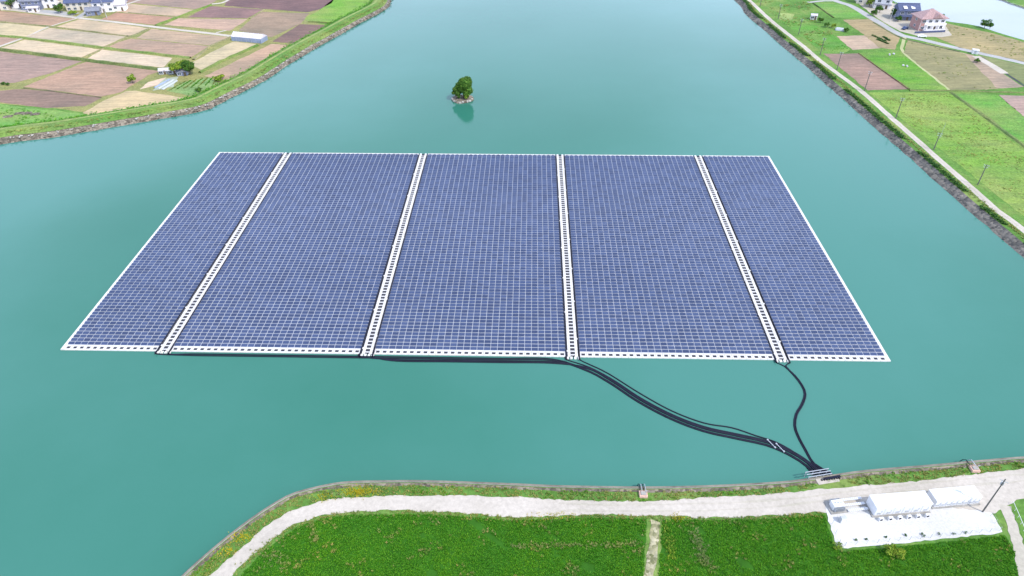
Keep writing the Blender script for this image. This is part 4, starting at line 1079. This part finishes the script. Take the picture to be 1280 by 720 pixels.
# pump house at the channel
g = G(1218, 67); t = empty('pump_house', g, R(-20)); tag(t, 'small white pump box beside the concrete channel and road', 'pump box')
mb = MB(); mb.box((0, 0, .9), (2.6, 2.0, 1.9)); mb.build('body', M['whitepaint'], t)
mb = MB(); mb.box((0, 0, 1.92), (3.0, 2.4, .18), bev=.05); mb.build('roof', M['whitepaint'], t)
mb = MB(); mb.box((0, -1.03, .85), (.9, .06, 1.5)); mb.build('door', M['grey'], t)
for i, (px, py) in enumerate(((1112, 69.5), (1118, 68.5), (1130, 83), (1134, 84))):
    g = G(px, py); mb = MB(); mb.tube([(0, 0, .4), (.9, 0, .4)], .4, 10); o = mb.build('straw_bale', M['vinyl_w']); o.location = g; o.rotation_euler = (0, 0, random.uniform(0, 3)); tag(o, 'white wrapped bale lying on the bright green field', 'bale', 'white bales on the green field')
# parked cars by the pink house
def car(px, py, rz, paint, label):
    g = G(px, py); t = empty('parked_car', g, rz); tag(t, label, 'car')
    prof = [(-2.1, .35), (-2.1, .85), (-1.5, .95), (-.9, 1.45), (.6, 1.48), (1.2, .98), (2.0, .85), (2.1, .4)]
    vs = []; n = len(prof)
    for y, k in ((-.82, 1), (.82, 1)):
        for x, z in prof: vs.append((x, y * (.86 if z > 1.2 else 1), z))
    fs = [tuple(reversed(range(n))), tuple(range(n, 2 * n))] + [(i, (i + 1) % n, n + (i + 1) % n, n + i) for i in range(n)]
    mesh_from('body', vs, fs, [M[paint]], parent=t)
    mb = MB(); mb.add([(-.82, -.735, 1.05), (.95, -.75, 1.05), (.55, -.72, 1.4), (-.75, -.72, 1.4)], [(0, 1, 2, 3)]); mb.box((0, 0, 1.2), (1.75, 1.56, .3)); mb.build('side_glass', M['glass'], t)
    for x in (-1.3, 1.3):
        for y in (-.78, .78):
            mb = MB(); mb.tube([(x, y - .1, .32), (x, y + .1, .32)], .32, 12); mb.build('wheel', M['rubber'], t)
car(1131, 36.5, R(35), 'carpaint', 'dark navy car parked in the drive of the pink house')
car(1152, 46.5, R(-8), 'carwhite', 'white car on the road in front of the pink house')

# ------------------------------------------------------------------ power station compound at the near bank
def container(px0, px1, py, depth, h, label, doors):
    a, b = G(px0, py), G(px1[0], px1[1]); L = (b - a).length; ang_ = math.atan2(b.y - a.y, b.x - a.x); mid_ = (a + b) / 2
    t = empty('power_container', (mid_.x, mid_.y, LAND + .07), ang_); tag(t, label, 'container')
    mb = MB(); mb.box((0, depth / 2, .1), (L + .6, depth + .6, .24)); mb.build('plinth', M['concrete'], t)
    mb = MB(); mb.box((0, depth / 2, .2 + h / 2), (L, depth, h)); bd = mb.build('body', M['whitepaint'], t)
    mb = MB(); mb.box((0, depth / 2, .2 + h + .06), (L + .16, depth + .16, .14), bev=.05)
    n = int(L / 1.2)
    for i in range(n): mb.box((-L / 2 + L * (i + .5) / n, depth / 2, .2 + h + .145), (.06, depth - .1, .05))
    mb.build('roof', M['whitepaint'], t)
    for i in range(doors):
        x = -L / 2 + L * (i + .5) / doors
        mb = MB(); mb.box((x, -.03, .2 + h * .47), (L / doors - .12, .05, h * .86)); d_ = mb.build('door', M['whitepaint'], t)
        mb = MB()
        for k in range(5): mb.box((x, -.07, .2 + h * .2 + k * .11), (.8, .05, .05))
        mb.build('louvre', M['grey'], d_)
        mb = MB(); mb.box((x + .38, -.08, .2 + h * .55), (.05, .06, .5)); mb.build('handle', M['metal'], d_)
    return t, L
t1, L1 = container(1091, (1160, 640), 645.5, 2.9, 2.3, 'long white power container with a row of cabinets in front', 6)
t2, L2 = container(1166, (1222, 630), 635, 2.6, 1.9, 'shorter white power container nearest the leaning-shadow pole', 8)
t2['label'] = 'shorter white container with eight louvred doors, beside the pole'
for i in range(6):
    o = empty('vent_cabinet', t1.matrix_basis @ Vector((-L1 / 2 + L1 * (i + .5) / 6, -1.0, 0)), t1.rotation_euler.z)
    tag(o, 'small grey vent cabinet in the row in front of the long white container', 'cabinet', 'vent cabinets')
    mb = MB(); mb.box((0, 0, .42), (.75, .45, .86), bev=.04); mb.build('casing', M['whitepaint'], o)
    mb = MB(); mb.tube([(0, -.22, .45), (0, -.25, .45)], .28, 12); mb.build('fan_grille', M['dark'], o)
# switchgear at the west end
g = G(1048, 640); t = empty('transformer', g + Vector((0, 0, .07)), R(7)); tag(t, 'white transformer with cooling fins and bushings at the pad corner', 'transformer')
mb = MB(); mb.box((0, 1, .1), (3.4, 2.8, .24)); mb.build('plinth', M['concrete'], t)
mb = MB(); mb.box((0, 1, .85), (2.2, 1.5, 1.3), bev=.06); mb.build('tank', M['whitepaint'], t)
for s in (-1, 1):
    mb = MB()
    for k in range(8): mb.box((-.9 + k * .257, 1 + s * 1.0, .8), (.06, .5, .9))
    mb.build('cooling_fins', M['grey'], t)
for k in range(3):
    mb = MB(); mb.tube([(-.6 + .6 * k, 1, 1.45), (-.6 + .6 * k, 1, 1.8)], [.13, .07], 8); mb.build('bushing', M['grey'], t)
g = G(1072, 640); t = empty('cable_tray_frame', g + Vector((0, 0, .07)), R(7)); tag(t, 'low white steel tray frame between the transformer and the long container', 'frame')
for yy in (.2, 1.4, 2.6):
    mb = MB(); mb.box((0, yy, .5), (4.0, .5, .1)); tr = mb.build('tray', M['whitepaint'], t)
    mb = MB()
    for k in range(10): mb.box((-1.8 + .4 * k, yy, .57), (.1, .5, .05))
    mb.build('rungs', M['metal'], tr)
for x in (-1.8, 1.8):
    for yy in (.2, 1.4, 2.6):
        mb = MB(); mb.box((x, yy, .22), (.12, .12, .46)); mb.build('leg', M['metal'], t)
g = G(1052, 652); t = empty('switch_cabinet', g + Vector((0, 0, .07)), R(7)); tag(t, 'pale blue-grey switch cabinet at the pad edge beside the transformer', 'cabinet')
mb = MB(); mb.box((0, 0, .7), (1.1, .7, 1.4), bev=.05); mb.build('casing', M['grey'], t)
mb = MB(); mb.box((0, -.37, .72), (.9, .04, 1.15)); mb.build('door', M['whitepaint'], t)
# fence round the pad
fp = GP([(1238, 645), (1249, 664), (1150, 674), (1056, 682.5), (1049, 679), (1040, 655)])
fence = empty('wire_fence', fp[2]); tag(fence, 'low wire fence with thin posts round the white stone pad', 'fence')
fl = resample(fp, 2.0)
for p in fl[::1]:
    q = p - fp[2]; mb = MB(); mb.tube([(q.x, q.y, 0), (q.x, q.y, 1.35)], .035, 5); mb.build('post', M['metal'], fence)
mb = MB()
for zz in (.2, .55, .9, 1.3):
    mb.tube([(p - fp[2]) + Vector((0, 0, zz)) for p in fl], .012, 4)
mb.build('wires', M['metal'], fence)
for i, (px, py) in enumerate(((1069.5, 676), (1082, 675), (1107, 672.5), (1131.5, 670), (1152, 668.5), (1154, 671), (1173, 668), (1192, 668.5), (1206, 666.5))):
    g = G(px, py); c = tree('pad_weed', g + Vector((0, 0, .06)), .55, .32, .3, 90, M['hedge'], 'small dark weed tuft along the lower edge of the stone pad', 'weed', trunk_h=.05, leafs=.18, group='dark weed tufts on the pad', lobes=4)
cp_ = pole_at(1228, 640, 10.2, .15, 0, 'tall dark pole standing on the white stone pad beside the containers')
mb = MB(); mb.box((0, .25, 8.7), (.5, .35, .7)); mb.build('pole_box', M['grey'], cp_)
mb = MB(); mb.box((0, 0, 9.6), (1.4, .08, .08)); mb.build('crossarm', M['metal'], cp_)
# white handrail along the stone path beside the pad
hp = GP([(1264.5, 630), (1272, 647), (1279, 664), (1287, 684)]); hr = empty('handrail', hp[0]); tag(hr, 'white handrail running down beside the narrow stone path', 'handrail')
hl = resample(hp, 1.5); mb = MB(); mb.tube([(p - hp[0]) + Vector((0, 0, .8)) for p in hl], .05, 6); mb.build('rail', M['whitepaint'], hr)
for p in hl:
    q = p - hp[0]; mb = MB(); mb.tube([(q.x, q.y, -.05), (q.x, q.y, .8)], .04, 5); mb.build('post', M['whitepaint'], hr)
# sluice gates of the near bank
def sluice(px, py, label, rails):
    g = G(px, py); t = empty('sluice_gate', g, R(-2)); t.scale = (.8, .8, .8); tag(t, label, 'sluice gate')
    mb = MB(); mb.box((0, .2, .35), (2.0, 1.7, .9), bev=.08); mb.build('block', M['pinkcon'], t)
    mb = MB(); mb.box((0, .2, .9), (1.3, 1.0, .25), bev=.05); mb.build('cap', M['concrete'], t)
    mb = MB(); mb.tube([(.75, .4, .8), (.75, .4, 1.6)], .07, 6); mb.tube([(.45, .4, 1.6), (1.05, .4, 1.6)], .05, 6); mb.build('hand_wheel', M['metal'], t)
    for k in range(rails):
        x = -.7 + k * (1.4 / max(1, rails - 1))
        mb = MB(); mb.tube([(x, .7, .75), (x, 3.2, .35), (x, 4.0, -.6), (x, 4.6, -2.1)], .09, 6); mb.build('gate_rail', M['metal'] if k % 2 else M['cable'], t)
sluice(804, 620, 'pinkish concrete sluice block with four steel rails sloping into the pond', 4)
sluice(1218, 588.5, 'pinkish concrete sluice block on the grass bank behind the containers', 2)
# clutter in the green corner of the west bank
for i, (px, py) in enumerate(((10, 146), (24, 142), (34, 142), (44, 143))):
    g = G(px, py); mb = MB()
    mb.box((0, 0, .12), (3.6, 2.2, .3), 0, .3, bev=.12)
    for k in range(6): mb.box((random.uniform(-1.4, 1.4), random.uniform(-.8, .8), .25), (random.uniform(.4, 1.1), random.uniform(.3, .7), random.uniform(.2, .5)), 0, random.uniform(0, 3), bev=.05)
    o = mb.build('rubble_heap', M['revet']); o.location = g; tag(o, 'pale heap of rubble in the green corner behind the dike', 'rubble', 'rubble heaps behind the dike')
print('panels as parts:', n_panel)
